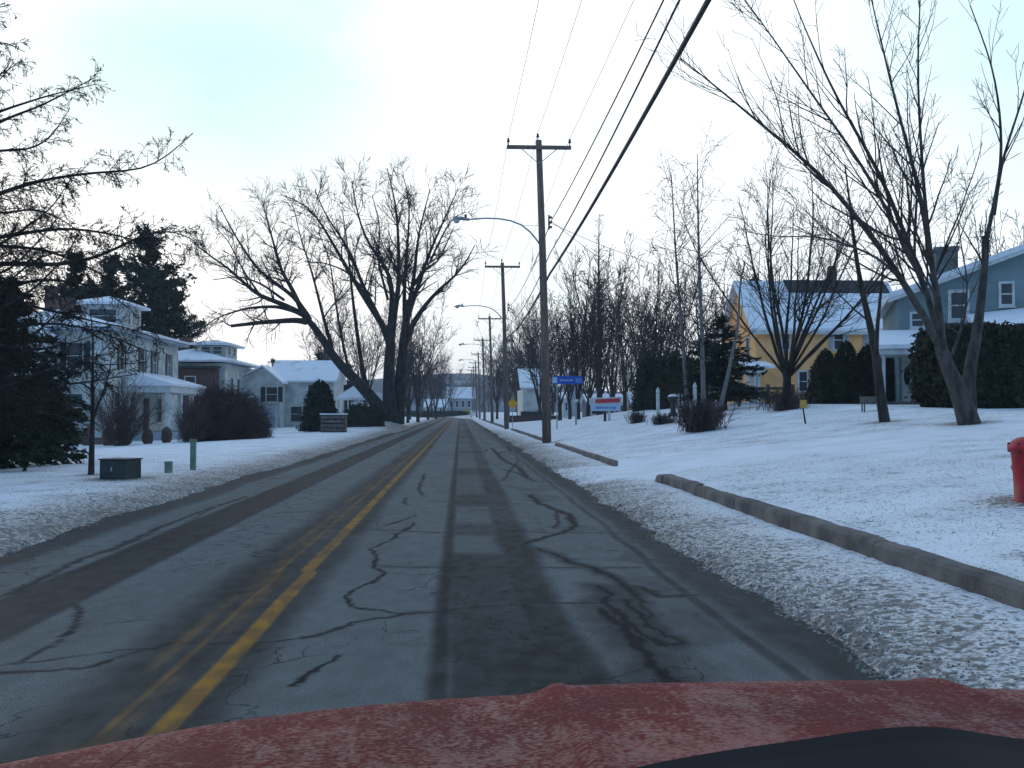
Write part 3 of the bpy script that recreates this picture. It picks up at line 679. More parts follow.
# conifers
def conifer(Hh, Rb, nb, droop, q_per_m, size, z0=.1, shape=.8, mc='needle', label='', name='spruce_tree', r=.2, asp=.3, up=0, gaps=0):
    tr = resample([(0,0,-.1),(.05,0,Hh*.5),(0,0,Hh)], 12)[None]; rr = np.linspace(r, .02, 12)[None]
    t = np.sort(rng.uniform(z0, 1, nb)); L_ = Rb*np.power(np.clip(1-(t-z0)/(1-z0), .02, 1), shape)*rng.uniform(.65, 1.15, nb)+.12
    if gaps: L_ *= .3+1.0*vn(t*12, t*0, 5)
    a = rng.uniform(0, 6.283, nb); S = np.stack([t*0, t*0, t*Hh], -1)
    D = np.stack([np.cos(a), np.sin(a), np.full(nb, .15+up)+.5*t**3], -1)
    br = grow(S, D, L_, np.full(nb, r*.22), 8, .05, -droop, .3)
    sub = spawn(br, 3.5, .15, 1, 45, 10, .35, .6, 5, .08, -droop*.6, lmin=.2)
    pts = []; dr = []
    for pp, w in ((br, 1), (sub, 1)):
        Pp = pp[0]; ln = np.linalg.norm(np.diff(Pp, axis=1), axis=2).sum(1); n = int(q_per_m*ln.sum()*w)
        idx = rng.choice(len(Pp), n, p=ln/ln.sum()); tt = rng.uniform(.05, 1, n)*(Pp.shape[1]-1); i = np.minimum(tt.astype(int), Pp.shape[1]-2); u = (tt-i)[:, None]
        pts.append(Pp[idx, i]*(1-u)+Pp[idx, i+1]*u+rng.normal(size=(n, 3))*size*.45); dr.append(Pp[idx, i+1]-Pp[idx, i])
    Cn = np.concatenate(pts); dd = nrm(np.concatenate(dr))
    return tree_obj(name, label, 'tree', (0,0,0), [tubes(tr, rr, 8), tubes(*br, 4)], [tubes(*sub, 3), quads(Cn, size, asp, dd)], 'bark', mc)
# dense spruces behind the larch, far left
o = conifer(5.0, 2.7, 120, .05, 46, .11, .03, .75, 'needle', 'dark dense spruce at the left edge hiding part of the white house'); o.location = on(2, 27)
dup(o, on(46, 33), 1.9, (.55, .55, .66), 'smaller dark spruce right of the dense one at the left edge')
dup(o, on(-38, 24), 4, (1.0, 1.0, 1.05), 'dark spruce cut by the left edge of the photo')
# tall pines behind the white house
o = conifer(17.6, 4.3, 135, -.02, 13, .28, .38, .26, 'needle', 'tall broad crowned pine rising behind the white house roof', 'pine_tree', .25, .3, .1, 1); o.location = on(148, 92); PINE = o
dup(o, on(110, 96), 2.2, (.72,.72,.9), 'left one of the tall pines behind the white house')
dup(o, on(74, 90), 4.2, (.7,.7,.86), 'lower pine seen between the larch branches above the chimneys')
dup(o, on(174, 96), 5.2, (.7,.7,.72), 'short pine filling the gap right of the tall pine')
FIR = conifer(8.5, 2.6, 90, .05, 16, .22, .12, .7, 'needle', 'dark fir behind the white gabled house, left of the leaning trunk', 'fir_tree', .2, .3); FIR.location = on(318, 118)
dup(FIR, on(272, 125), 1, .95, 'fir behind the peak of the white gabled house'); dup(FIR, on(296, 122), 2, (.9,.9,.85), 'fir behind the snowy roof of the white gabled house')
dup(FIR, on(350, 130), 3, .9, 'fir seen past the leaning trunk behind the small shelter')
dup(FIR, on(724, 44), 3, (.82,.82,.50), 'dark spruce left of the yellow house porch', None)
dup(FIR, on(706, 50), 3.9, (.9,.9,.42), 'low dark spruce behind the shrub with birch trunks')
dup(FIR, on(757, 72), 3.9, (.8,.8,1.15), 'dark fir rising behind the left end of the yellow roof')

# --- larch with long side branches at the left edge
YL = 20.
lb = limbs([
 ([(-72,505),(-70,445),(-66,300),(-60,150),(-55,0),(-50,-150)], 0, 0, .26, .12),
], YL, 14)
LX = -60
lbr = limbs([
 ([(LX,150),(-30,140),(0,121),(43,105),(94,78)], 0, -1.5, .05, .008),
 ([(LX,140),(-30,125),(0,111),(50,95),(97,84)], 0, 1, .045, .008),
 ([(LX,160),(0,150),(31,150),(50,138),(62,121),(70,108)], 0, 2, .04, .008),
 ([(LX,215),(-20,202),(23,184),(78,174),(120,171),(148,170),(168,156),(193,133)], 0, -1, .055, .008),
 ([(LX,240),(0,238),(39,230),(78,228),(131,238),(160,250),(180,268)], 0, .5, .055, .008),
 ([(LX,275),(0,262),(58,266),(98,258),(129,242),(156,228),(185,232),(202,246)], 0, -2, .07, .008),
 ([(LX,300),(0,290),(40,278),(90,284),(120,300),(140,318)], 0, 1.5, .055, .008),
 ([(LX,345),(0,330),(45,322),(90,328),(135,346),(150,352)], 0, -1, .05, .008),
 ([(LX,390),(0,378),(50,384),(78,384),(110,378),(137,374)], 0, -1.5, .06, .008),
 ([(LX,370),(0,352),(40,350),(75,342),(110,330)], 0, 2, .045, .008),
 ([(LX,90),(-20,60),(0,40),(25,52)], 0, 1, .03, .008),
 ([(LX,60),(-30,30),(-5,8),(10,5)], 0, -1, .03, .008),
 ([(LX,120),(-20,85),(5,72),(22,60)], 0, 1, .035, .008),
 ([(LX,420),(0,402),(40,398),(80,404)], 0, 1, .04, .008),
 ([(LX,360),(-10,300),(30,262),(60,248),(100,262)], 0, 1, .045, .008),
 ([(LX,310),(-20,280),(10,270),(40,240),(60,215)], 0, -1, .045, .008),
 ([(LX,400),(0,360),(40,330),(70,300),(104,290)], 0, 2, .045, .008),
 ([(LX,420),(0,388),(40,372),(80,360),(120,352)], 0, -2, .045, .008),
 ([(LX,430),(0,420),(30,410),(70,418),(98,430)], 0, -1, .045, .008),
 ([(LX,200),(-30,205),(0,215),(30,208),(58,216),(90,240)], 0, 2, .045, .008),
 ([(LX,180),(-30,110),(-5,85),(8,70),(14,62)], 0, .6, .04, .008),
 ([(LX,300),(0,300),(50,310),(95,322),(140,330),(168,345)], 0, 1, .05, .008),
 ([(LX,330),(0,345),(50,356),(100,366),(148,362)], 0, -1, .05, .008),
 ([(LX,250),(0,245),(50,250),(95,270),(135,296),(158,312)], 0, 2, .05, .008),
 ([(LX,265),(-10,250),(20,232),(52,208),(70,180)], 0, 2.5, .04, .008),
 ([(LX,330),(0,310),(30,292),(62,262),(80,232)], 0, -2.5, .045, .008),
], YL, 18)
l2 = spawn(lbr, 12, .12, 1, 50, 16, .16, .5, 8, .16, -.07, rmax=.011, lmin=.35, taper=.55)
l3 = spawn(l2, 13, .1, 1, 42, 14, .5, .8, 5, .15, -.07, lmin=.16, rmax=.007)
l4 = spawn(l3, 11, .1, 1, 50, 14, .5, .8, 3, .15, -.03, lmin=.06, rmax=.005, maxn=70000)
for q in (l2, l3, l4): q[1][:] = np.maximum(q[1], .0045)
def needles_on(lev, perm, size, asp):
    Pp = lev[0]; ln = np.linalg.norm(np.diff(Pp, axis=1), axis=2).sum(1); n = int(perm*ln.sum())
    idx = rng.choice(len(Pp), n, p=ln/ln.sum()); tt = rng.uniform(.05, 1, n)*(Pp.shape[1]-1); i = np.minimum(tt.astype(int), Pp.shape[1]-2); u = (tt-i)[:, None]
    return quads(Pp[idx, i]*(1-u)+Pp[idx, i+1]*u+rng.normal(size=(n, 3))*.01, size, asp, Pp[idx, i+1]-Pp[idx, i])
tree_obj('larch_tree', 'leafless larch reaching long drooping branches in from the left edge', 'tree', tuple(on(LX-8, YL)), [tubes(*lb, 10), tubes(*lbr, 6)],
   [tubes(*l2, 3), tubes(*l3, 3), tubes(*l4, 3), needles_on(l3, 16, .022, .5)], 'bark', 'larch')

# --- shrubs, hedges
def hedge(name, label, cat, mk, Nn, size, mc, loc, asp=.5, core=None, rz=0, group=None):
    o = thing(name, label, cat, loc, rz, group); pts = mk(Nn)
    v, f = quads(pts, size, asp); np_mesh('foliage', v, f, M[mc], o, smooth=False)
    if core: core(o)
    return o
def ell(n, a, b_, c, z0, lo=.55, power=2.0):      # shell-biased ellipsoid, flat-bottomed
    d = nrm(rng.normal(size=(n, 3))); d[:, 2] = np.abs(d[:, 2])*np.where(rng.random(n) < .8, 1, -.4); r = rng.uniform(lo, 1, n)**.5
    bump = 1+.14*(vn(d[:, 0]*4+9, d[:, 1]*4+d[:, 2]*4, 3)-.5)*2+.08*rng.normal(size=n)
    return d*(r*bump)[:, None]*[a, b_, c]+[0, 0, z0]
def core_ell(a, b_, c, z0):
    def f(o):
        V = []; Fc = []; n = 16; m = 8
        mb = MB(); mb.lathe((0,0,0), [(math.sin(math.pi*(i+.5)/m/1.0)*.86, z0/c+math.cos(math.pi*(i+.5)/m)*.86) for i in range(m)][::-1], n)
        mb.v = [(x*a, y*b_, max(-.1, z*c)) for x, y, z in mb.v]; mb.build('inner_branches', M['twig'], o)
    return f
def cone_pts(Rb, Hh, pw=.6):
    def f(n):
        z = rng.uniform(0, 1, n)**1.15; rad = Rb*np.power(1-z, pw)*(1+.12*rng.normal(size=n)*.6)*rng.uniform(.75, 1.03, n); a = rng.uniform(0, 6.283, n)
        rad = rad*(1+.10*np.sin(a*3+z*7)+.06*np.sin(a*7-z*13)); z = z*(.86+.30*vn(np.cos(a)*2.5+5, np.sin(a)*2.5+5, 3))
        return np.stack([rad*np.cos(a), rad*np.sin(a), z*Hh+.03], -1)
    return f
def cone_core(Rb, Hh, pw=.6):
    def f(o):
        mb = MB(); mb.lathe((0,0,0), [(Rb*.84*(1-i/8)**pw+.01, Hh*.93*i/8) for i in range(9)], 14); mb.build('inner_branches', M['needle'], o)
    return f
p = on(320, 68); hedge('cone_evergreen', 'dark cone shaped clipped evergreen before the white gabled house', 'evergreen', cone_pts(1.4, 3.05, .42), 9000, .09, 'needle', p, core=cone_core(1.4, 3.05, .42))
p = on(364, 74); hedge('hedge', 'low dark hedge behind the wooden bin next to the giant tree', 'hedge', lambda n: ell(n, 1.6, 1.2, 1.5, .1), 5000, .09, 'needle', p, core=core_ell(1.6,1.2,1.5,.1))
p = on(226, 52); hedge('shrub', 'wide dark rounded leafless shrub mass in front of the second house', 'shrub', lambda n: ell(n, 2.2, 1.6, 2.6, .1), 30000, .17, 'twig_red', p, .07, core=core_ell(1.6,1.2,2.1,.1))
# cedars before the yellow house
def cedars(px0, px1, Y, hts, label, w=1.0):
    k = 0
    for i, h_ in enumerate(hts):
        px = px0+(px1-px0)*i/max(1, len(hts)-1); p = on(px, Y+random.uniform(-.4, .4)); 
        o = hedge('cedar', label[i], 'cedar', cone_pts(w, h_, .5), 8500, .08, 'needle_c', p, .35, core=cone_core(w*.85, h_*.9, .5))
cedars(826, 888, 43, [2.15, 2.45, 2.3, 2.2], ['leftmost dark cedar under the white framed upper window of the yellow house', 'second cedar of the four before the yellow house, the tallest', 'third cedar of the four before the yellow house', 'rightmost cedar of the four, touching the slim tree'], .95)
def box_pts(a, b_, c):
    def f(n):
        q = rng.uniform(-1, 1, (n, 3)); ax = rng.integers(0, 3, n); s = np.sign(q[np.arange(n), ax]); q[np.arange(n), ax] = s*rng.uniform(.86, 1.0, n)
        r = np.abs(q); l4_ = (r[:, 0]**5+r[:, 2]**5+r[:, 1]**5)**.2; q = q/np.maximum(l4_, 1)[:, None]
        q = q*(1+.05*rng.normal(size=(n, 1))+.09*(vn(q[:, 0]*5+3, q[:, 2]*3+q[:, 1]*2, 4)-.5)[:, None]*2)
        return q*[a, b_, c]+[0, 0, c]
    return f
def core_box(a, b_, c):
    def f(o): MB().box(-a*.88, a*.88, -b_*.88, b_*.88, -.1, c*1.88).build('inner_branches', M['needle'], o, bevel=.35)
    return f
p = on(983, 33); pl = P(925, 412, 33).x; a_ = (p.x-pl)*1.05+.35; p.x = pl+a_
hedge('hedge', 'tall thick dark hedge with rounded left end before the blue house', 'hedge', box_pts(a_, 1.1, 1.36), 26000, .10, 'needle_c', p, core=core_box(a_, 1.1, 1.36))
p = on(676, 62); hedge('evergreen_bush', 'rounded dark evergreen left of the white fence and posts', 'evergreen', lambda n: ell(n, 1.5, 1.5, 3.2, .2), 11000, .11, 'needle_c', p, core=core_ell(1.5,1.5,3.2,.2))
p = on(652, 66); hedge('evergreen_bush', 'second rounded dark evergreen behind the tall white post', 'evergreen', lambda n: ell(n, 1.2, 1.2, 3.3, .2), 9000, .11, 'needle', p, core=core_ell(1.2,1.2,3.3,.2))
def twig_bush(name, label, loc, rad, hh, n=260, m='twig_red', sn=.5, r=.008, group=None):
    a = rng.uniform(0, 6.283, n); sp = np.radians(rng.uniform(3, 55, n)); D = np.stack([np.sin(sp)*np.cos(a), np.sin(sp)*np.sin(a), np.cos(sp)], -1)
    S = np.stack([rng.normal(0, rad*.3, n), rng.normal(0, rad*.3, n), np.full(n, -.03)], -1)
    st = grow(S, D, hh*rng.uniform(.55, 1.15, n), np.full(n, r*1.4), 6, .07, .06, .5); l2 = spawn(st, 6, .25, 1, 35, 10, .45, .7, 4, .1, .06, lmin=.12); l2[1][:] = np.maximum(l2[1], r*.6)
    o = thing(name, label, 'shrub', loc, group=group); v, f = merge([tubes(*st, 3), tubes(*l2, 3)]); np_mesh('stems', v, f, M[m], o, smooth=False); return o
g = G(702, 431); twig_bush('shrub', 'brown leafless shrub round the foot of the birch trunks', g, .95, 1.0, 420, 'twig_red', r=.010)
g = G(637, 423); twig_bush('shrub', 'small round brown bush right of the white sign', g, .5, .55, 200)
g = G(664, 424); twig_bush('shrub', 'low snow dusted bush between the white sign and the birches', g, .7, .45, 220, 'bark_pale')
g = G(786, 410); twig_bush('shrub', 'brush growing round the foot of the many stemmed tree', g, 1.2, .8, 300)
for px, Y, rd_, hh, lb in ((122, 52, .5, 3.0, 'tall leafless bush against the wall of the white house'),
     (262, 56, .5, .8, 'small bush at the right end of the rounded shrub mass'), (196, 50, .6, 1.9, 'upright leafless bush left of the rounded shrub mass')):
    twig_bush('shrub', lb, on(px, Y), rd_, hh, 110, r=.012)
# small tree on the left lawn
g = G(91, 475); s1 = limbs([([(91,477),(92,440),(93,400),(92,370),(94,340),(90,310)], 0, .3, .07, .012), ([(92,420),(100,400),(108,380),(112,355)], 0, -.6, .03, .008)], g.y, 12)
l2 = spawn(s1, 5, .3, 1, 45, 10, .25, .5, 7, .08, .05, lmin=.3, rmax=.014); l3 = spawn(l2, 4, .1, 1, 40, 10, .5, .7, 4, .1, 0, lmin=.15); l3[1][:] = np.maximum(l3[1], .004)
tree_obj('young_tree', 'slender young tree behind the dark utility box on the left lawn', 'tree', tuple(g), [tubes(*s1, 8)], [tubes(*l2, 3), tubes(*l3, 3)])
g = G(803, 424); s1 = limbs([([(806,426),(803,410),(802,396),(801,380)], 0, .1, .03, .01)], g.y, 8)
l2 = spawn(s1, 8, .4, 1, 40, 10, .4, .5, 5, .08, .05, lmin=.15, rmax=.008)
o = tree_obj('sapling', 'tiny sapling with a yellow tag on the snowy lawn', 'tree', tuple(g), [tubes(*s1, 6)], [tubes(*l2, 3)])
q = P(803, 404, g.y)-Vector(g); MB().box(q.x-.10, q.x+.10, q.y-.04, q.y-.034, q.z-.12, q.z+.12).build('yellow_tag', M['tagyel'], o)
# ------------------------------------------------------------------ buildings
def fbox(mb, face, pl, u0, u1, z0, z1, d0, d1):
    if face == '-Y': mb.box(u0, u1, pl-d1, pl-d0, z0, z1)
    elif face == '+X': mb.box(pl+d0, pl+d1, u0, u1, z0, z1)
    else: mb.box(pl-d1, pl-d0, u0, u1, z0, z1)
    return mb
def window(par, face, pl, uc, zc, w, h, shutter=None, fr=.09, sm_='shutter', frame='white', muntin=True):
    u0, u1, z0, z1 = uc-w/2, uc+w/2, zc-h/2, zc+h/2; mb = MB()
    for a in ((u0-fr, u0, z0-fr, z1+fr), (u1, u1+fr, z0-fr, z1+fr), (u0, u1, z1, z1+fr), (u0, u1, z0-fr, z0)): fbox(mb, face, pl, *a, -.02, .06)
    fbox(mb, face, pl, u0-fr-.04, u1+fr+.04, z0-fr-.06, z0-fr, -.02, .10)
    if muntin: fbox(mb, face, pl, u0, u1, zc-.025, zc+.025, -.01, .035)
    f = mb.build('window', M[frame], par)
    fbox(MB(), face, pl, u0, u1, z0, z1, -.02, .012).build('pane', M['glass'], f)
    if shutter:
        for a, b_ in ((u0-fr-shutter, u0-fr-.01), (u1+fr+.01, u1+fr+shutter)): fbox(MB(), face, pl, a, b_, z0-.04, z1+.04, -.01, .05).build('shutter', M[sm_], par)
    return f
def hip(mb, x0, x1, y0, y1, z, h, t=.16, rx=None, ry=None):
    rx = (x0+x1)/2 if rx is None else rx; dx, dy = x1-x0, y1-y0
    if dx >= dy: r0, r1 = (x0+dy/2, (y0+y1)/2), (x1-dy/2, (y0+y1)/2)
    else: r0, r1 = ((x0+x1)/2, y0+dx/2), ((x0+x1)/2, y1-dx/2)
    v = [(x0,y0,z-t),(x1,y0,z-t),(x1,y1,z-t),(x0,y1,z-t),(x0,y0,z),(x1,y0,z),(x1,y1,z),(x0,y1,z),(*r0,z+h),(*r1,z+h)]
    if dx >= dy: top = [(4,5,9,8),(6,7,8,9),(5,6,9),(7,4,8)]
    else: top = [(4,5,8),(5,6,9,8),(6,7,9),(7,4,8,9)]
    return mb.add(v, [(3,2,1,0),(0,1,5,4),(1,2,6,5),(2,3,7,6),(3,0,4,7)]+top)
def gable_x(mb, x0, x1, y0, y1, z, h, t=.18, ov=.35):    # ridge along x: sloping slabs
    ym = (y0+y1)/2; s = h/(ym-y0)
    mb.ext([(x0-ov, y0-ov, z-ov*s), (x0-ov, ym, z+h), (x0-ov, ym, z+h+t), (x0-ov, y0-ov, z-ov*s+t)], (x1-x0+2*ov, 0, 0))
    mb.ext([(x0-ov, y1+ov, z-ov*s), (x0-ov, y1+ov, z-ov*s+t), (x0-ov, ym, z+h+t), (x0-ov, ym, z+h)], (x1-x0+2*ov, 0, 0)); return mb
def gable_y(mb, x0, x1, y0, y1, z, h, t=.18, ov=.35, xm=None):
    xm = (x0+x1)/2 if xm is None else xm; s0 = h/(xm-x0); s1 = h/(x1-xm)
    mb.ext([(x0-ov, y0-ov, z-ov*s0), (xm, y0-ov, z+h), (xm, y0-ov, z+h+t), (x0-ov, y0-ov, z-ov*s0+t)], (0, y1-y0+2*ov, 0))
    mb.ext([(x1+ov, y0-ov, z-ov*s1), (x1+ov, y0-ov, z-ov*s1+t), (xm, y0-ov, z+h+t), (xm, y0-ov, z+h)], (0, y1-y0+2*ov, 0)); return mb
def wall_gy(mb, x0, x1, y0, y1, z0, z, h, xm=None):
    xm = (x0+x1)/2 if xm is None else xm
    return mb.ext([(x0,y0,z0),(x1,y0,z0),(x1,y0,z),(xm,y0,z+h),(x0,y0,z)], (0, y1-y0, 0))
def wall_gx(mb, x0, x1, y0, y1, z0, z, h):
    ym = (y0+y1)/2
    return mb.ext([(x0,y0,z0),(x0,y0,z),(x0,ym,z+h),(x0,y1,z),(x0,y1,z0)], (x1-x0, 0, 0))
def zpx(py, Y): return P(512, py, Y).z
def xpx(px, Y): return P(px, 412, Y).x

# H1 white house, left
x1 = -20.8; zb = -.5
h1 = thing('white_house', 'large old white house with porch, small roof tower and brick chimneys on the left', 'house', (0,0,0))
MB().box(-29.5, x1, 60, 75, zb, 6.35).build('wall', M['whitewall'], h1)
mb = MB(); hip(mb, -30.2, x1+.7, 59.3, 75.7, 6.55, 1.35); mb.build('roof', M['roofsnow'], h1)
MB().box(-30.1, x1+.6, 59.4, 75.6, 6.2, 6.36).build('eave', M['greywall'], h1)
MB().box(-24.6, -21.9, 66.2, 69.8, 6.6, 8.35).build('roof_tower', M['whitewall'], h1)
hip(MB(), -25.1, -21.4, 65.7, 70.3, 8.55, .55).build('tower_roof', M['roofsnow'], h1)
for u in (67.0, 68.8): window(h1, '+X', -21.9, u, 7.65, .8, .85, fr=.1)
window(h1, '-Y', 66.2, -23.2, 7.65, 1.7, .85, fr=.1)
for xx, yy, zt_ in ((-23.4, 61.0, 8.1), (-25.6, 64, 9.2)):
    MB().cbox(xx, yy, (5.8+zt_)/2, .62, .62, zt_-5.8).cbox(xx, yy, zt_, .74, .74, .16).build('chimney', M['brick'], h1)
for u in (62.6, 66.6, 69.2, 72.6): window(h1, '+X', x1, u, 4.75, .75, 1.5, .34, fr=.07)
for u in (61.8,): window(h1, '+X', x1, u, 1.7, .95, 1.7, fr=.1)
for u in (-28, -25.6, -22.6):
    window(h1, '-Y', 60, u, 4.7, .85, 1.5, .36, fr=.08); window(h1, '-Y', 60, u, 1.65, .9, 1.6, fr=.1)
# porch on the road side
pr = MB(); pr.ext([(x1+.01, 63.2, 3.035), (x1+2.9, 63.2, 3.035), (x1+2.9, 63.2, 3.2), (x1+.01, 63.2, 4.0)], (0, 8.6, 0)); pf = pr.build('porch_roof', M['roofsnow'], h1)
MB().box(x1+.02, x1+2.8, 63.3, 71.7, 2.62, 3.03).build('porch_beam', M['white'], h1)
for yy in (63.5, 66.2, 68.9, 71.5): MB().box(x1+2.45, x1+2.72, yy-.13, yy+.13, zb, 2.62).build('porch_column', M['white'], h1)
MB().box(x1, x1+2.9, 63.2, 71.8, zb, .15).build('porch_floor', M['greywall'], h1)
mb = MB(); mb.box(x1+2.55, x1+2.62, 63.5, 71.5, .85, .93)
for i in range(40): mb.box(x1+2.56, x1+2.60, 63.6+i*.2, 63.65+i*.2, .15, .85)
mb.build('porch_railing', M['white'], h1)
fbox(MB(), '+X', x1, 67, 68, .16, 2.3, 0, .05).build('door', M['shutter'], h1)
for u in (64.8, 70.3): window(h1, '+X', x1, u, 1.5, 1.0, 1.6, fr=.09)
wall_gx(MB(), -36, -29.52, 62, 70, zb, 4.6, 2.6).build('side_wing', M['whitewall'], h1)
gable_x(MB(), -36, -29.6, 62, 70, 4.6, 2.6).build('wing_roof', M['roofsnow'], h1)
wall_gy(MB(), -27.2, -23.6, 58.2, 59.98, zb, 5.6, 1.5).build('front_bay', M['whitewall'], h1)
gable_y(MB(), -27.2, -23.6, 58.2, 61.0, 5.75, 1.5, ov=.3).build('bay_roof', M['roofsnow'], h1)
window(h1, '-Y', 58.2, -25.4, 4.4, .9, 1.5, .34); window(h1, '-Y', 58.2, -25.4, 1.5, .9, 1.6)
# H2
h2 = thing('second_house', 'flat topped house with a snowy roof and roof lantern behind the rounded shrub mass', 'house')
MB().box(-27, -19.7, 85, 96, -.6, 5.5).build('wall', M['whitewall'], h2)
MB().box(-24.0, -20.2, 83.6, 84.98, -.6, 5.0).build('brick_wing', M['brick'], h2)
hip(MB(), -27.8, -18.9, 84.3, 96.7, 5.75, 1.2).build('roof', M['roofsnow'], h2)
MB().box(-24.6, -19.9, 83.2, 84.4, 5.02, 5.2).build('wing_roof', M['shingle'], h2)
MB().box(-22.6, -20.3, 87.8, 92.2, 5.9, 7.15).build('roof_lantern', M['whitewall'], h2)
hip(MB(), -23.2, -19.7, 87.2, 92.8, 7.35, .4).build('lantern_roof', M['roofsnow'], h2)
for u in (-22, -21): window(h2, '-Y', 87.8, u, 6.75, .7, .6, fr=.06)
for u in (89, 91): window(h2, '+X', -20.3, u, 6.75, .8, .6, fr=.06)
for u in (87.5, 90, 92.8): window(h2, '+X', -19.7, u, 3.6, .75, 1.35, fr=.05, frame='greywall')
window(h2, '-Y', 83.6, -22.2, 3.6, .8, 1.4, fr=.07); MB().cbox(-24.4, 90, 7, .7, .7, 2).build('chimney', M['brick'], h2)
# H3
h3 = thing('gabled_house', 'white gabled house with a dark shuttered window beside the cone evergreen', 'house')
zb = -.4
wall_gy(MB(), -20.6, -16.4, 92, 100, zb, 4.15, 1.3, -17.95).build('gable_wing', M['whitewall'], h3)
gable_y(MB(), -20.6, -16.4, 92, 104, 4.2, 1.3, ov=.25, xm=-17.95).build('wing_roof', M['roofsnow'], h3)
MB().box(-16.38, -11.9, 95.2, 103, zb, 4.2).build('wall', M['whitewall'], h3)
wall_gx(MB(), -17.5, -11.9, 95.2, 103, 4.19, 4.2, 1.9).build('gable_wall', M['whitewall'], h3)
gable_x(MB(), -17.8, -11.9, 95.2, 103, 4.35, 1.95, ov=.3).build('roof', M['roofsnow'], h3)
window(h3, '-Y', 92, -17.1, 3.0, .95, 1.3, .42)
window(h3, '-Y', 95.2, -15.4, 1.2, 1.0, 1.4); window(h3, '-Y', 95.2, -13.4, 3.3, .9, 1.2, .35); window(h3, '-Y', 95.2, -13.2, 1.1, 1.0, 1.4)
MB().box(-21.8, -16.5, 90.6, 91.98, zb, 1.95).build('garage_wall', M['greywall'], h3)
mb = MB(); mb.ext([(-22.4, 90.2, 1.98), (-22.4, 92.0, 2.75), (-22.4, 92.0, 2.95), (-22.4, 90.2, 2.14)], (3.6, 0, 0)); mb.build('garage_roof', M['roofsnow'], h3)
MB().cbox(-13.2, 99.6, 6.4, .6, .6, 1.4).build('chimney', M['brick'], h3)
# shelter with posts
sh = thing('shelter', 'small open shelter with white posts and a snowy roof behind the dark hedge', 'shelter', (0,0,0))
xa, xb = xpx(337, 84), xpx(370, 84); gz = hz((xa+xb)/2, 84)
hip(MB(), xa, xb, 83, 87, zpx(398, 84), 1.05).build('roof', M['roofsnow'], sh)
for i in range(4): 
    MB().box(xa+.15+i*(xb-xa-.4)/3, xa+.28+i*(xb-xa-.4)/3, 83.2, 83.33, gz-.3, zpx(398, 84)-.16).build('post', M['white'], sh)
    if i in (0, 3): MB().box(xa+.15+i*(xb-xa-.4)/3, xa+.28+i*(xb-xa-.4)/3, 86.6, 86.73, gz-.3, zpx(398, 84)-.16).build('post', M['white'], sh)
# wooden bin
p = on(334, 64); bn = thing('wooden_bin', 'low weathered slatted wooden bin beside the cone evergreen', 'bin', p)
for i in range(4): MB().box(-.78, .78, -.40, -.36, .05+i*.27, .26+i*.27).build('side_board', M['stone'], bn)
mb = MB()
for xx in (-.78, .72): mb.box(xx, xx+.06, -.36, .4, 0, 1.12)
mb.box(-.72, .72, .36, .4, 0, 1.1); mb.build('frame', M['stone'], bn)
MB().box(-.84, .84, -.46, .46, 1.12, 1.19).build('lid', M['roofsnow'], bn)
# low hedge/foundation strip + wrapped shrubs
lw = MB().box(-38, -19.2, 56.6, 57.0, -.9, -.02); tag(lw.build('garden_wall', M['stone']), 'low dark garden wall in front of the white house', 'wall')
names = ['far left', 'second', 'third', 'fourth', 'fifth', 'sixth', 'seventh', 'eighth']
for i, px in enumerate((46, 70, 88, 109, 126, 148, 167, 190)):
    p = on(px, 54+random.uniform(-.5, .5)); s = random.uniform(.85, 1.15); mb = MB()
    mb.lathe((0,0,0), [(.20*s, -.05), (.30*s, .15), (.33*s, .45*s), (.26*s, .75*s), (.12*s, .9*s), (.03, .95*s)], 9)
    mb.v = [(x*(1+random.uniform(-.12, .12)), y_*(1+random.uniform(-.12, .12)), z) for x, y_, z in mb.v]
    o = mb.build('wrapped_shrub', M['burlap'], smooth=True); o.location = p
    tag(o, f'{names[i]} brown bundled shrub from the left in the row before the white house', 'shrub', 'bundled shrubs in front of the white house')
# Y1 yellow house
ya, yb = 60, 67.2; xa, xb = 18.0, 27.4; g0z = 1.0; ze = zpx(325, 60)
yh = thing('yellow_house', 'yellow clapboard house with snowy roof and a bare dark band along the ridge', 'house')
wall_gx(MB(), xa, xb, ya, yb, g0z, ze, 3.05).build('wall', M['yellow'], yh)
gable_x(MB(), xa, xb, ya, yb, ze, 3.05, .2, .4).build('roof', M['roofsnow'], yh)
ym = (ya+yb)/2; s_ = 3.05/(ym-ya)
MB().ext([(20.9, ym-1.05, ze+3.05+.205-1.05*s_), (20.9, ym, ze+3.26), (20.9, ym, ze+3.33), (20.9, ym-1.05, ze+3.33-1.05*s_)], (6.6, 0, 0)).build('bare_ridge', M['shingle'], yh)
MB().box(xa-.4, xb+.4, ya-.42, ya-.36, ze-.52, ze-.30).build('fascia', M['white'], yh)
MB().cbox(P(831.5, 400, ym).x, ym-.2, ze+3.25, .42, .45, 1.9).build('chimney', M['brick'], yh)
def wpx(par, Y, a, b_, c, d, **k):   # window from its pixel box on a wall facing the camera
    q0, q1 = P(a, c, Y), P(b_, d, Y); return window(par, '-Y', Y, (q0.x+q1.x)/2, (q0.z+q1.z)/2, q1.x-q0.x, q0.z-q1.z, **k)
wpx(yh, ya, 834, 843, 331, 349, shutter=.26, sm_='shutterg', fr=.07)
wpx(yh, ya, 799, 807, 372, 391, fr=.12)
wpx(yh, ya, 868, 877, 331, 349, shutter=.26, sm_='shutterg', fr=.07); wpx(yh, ya, 782, 789, 331, 349, fr=.08)
for u in (61.6, 65.2): window(yh, '-X', xa, u, ze-1.3, .7, 1.35, fr=.08); 
window(yh, '-X', xa, 63.4, 2.9, .8, 1.5, fr=.08)
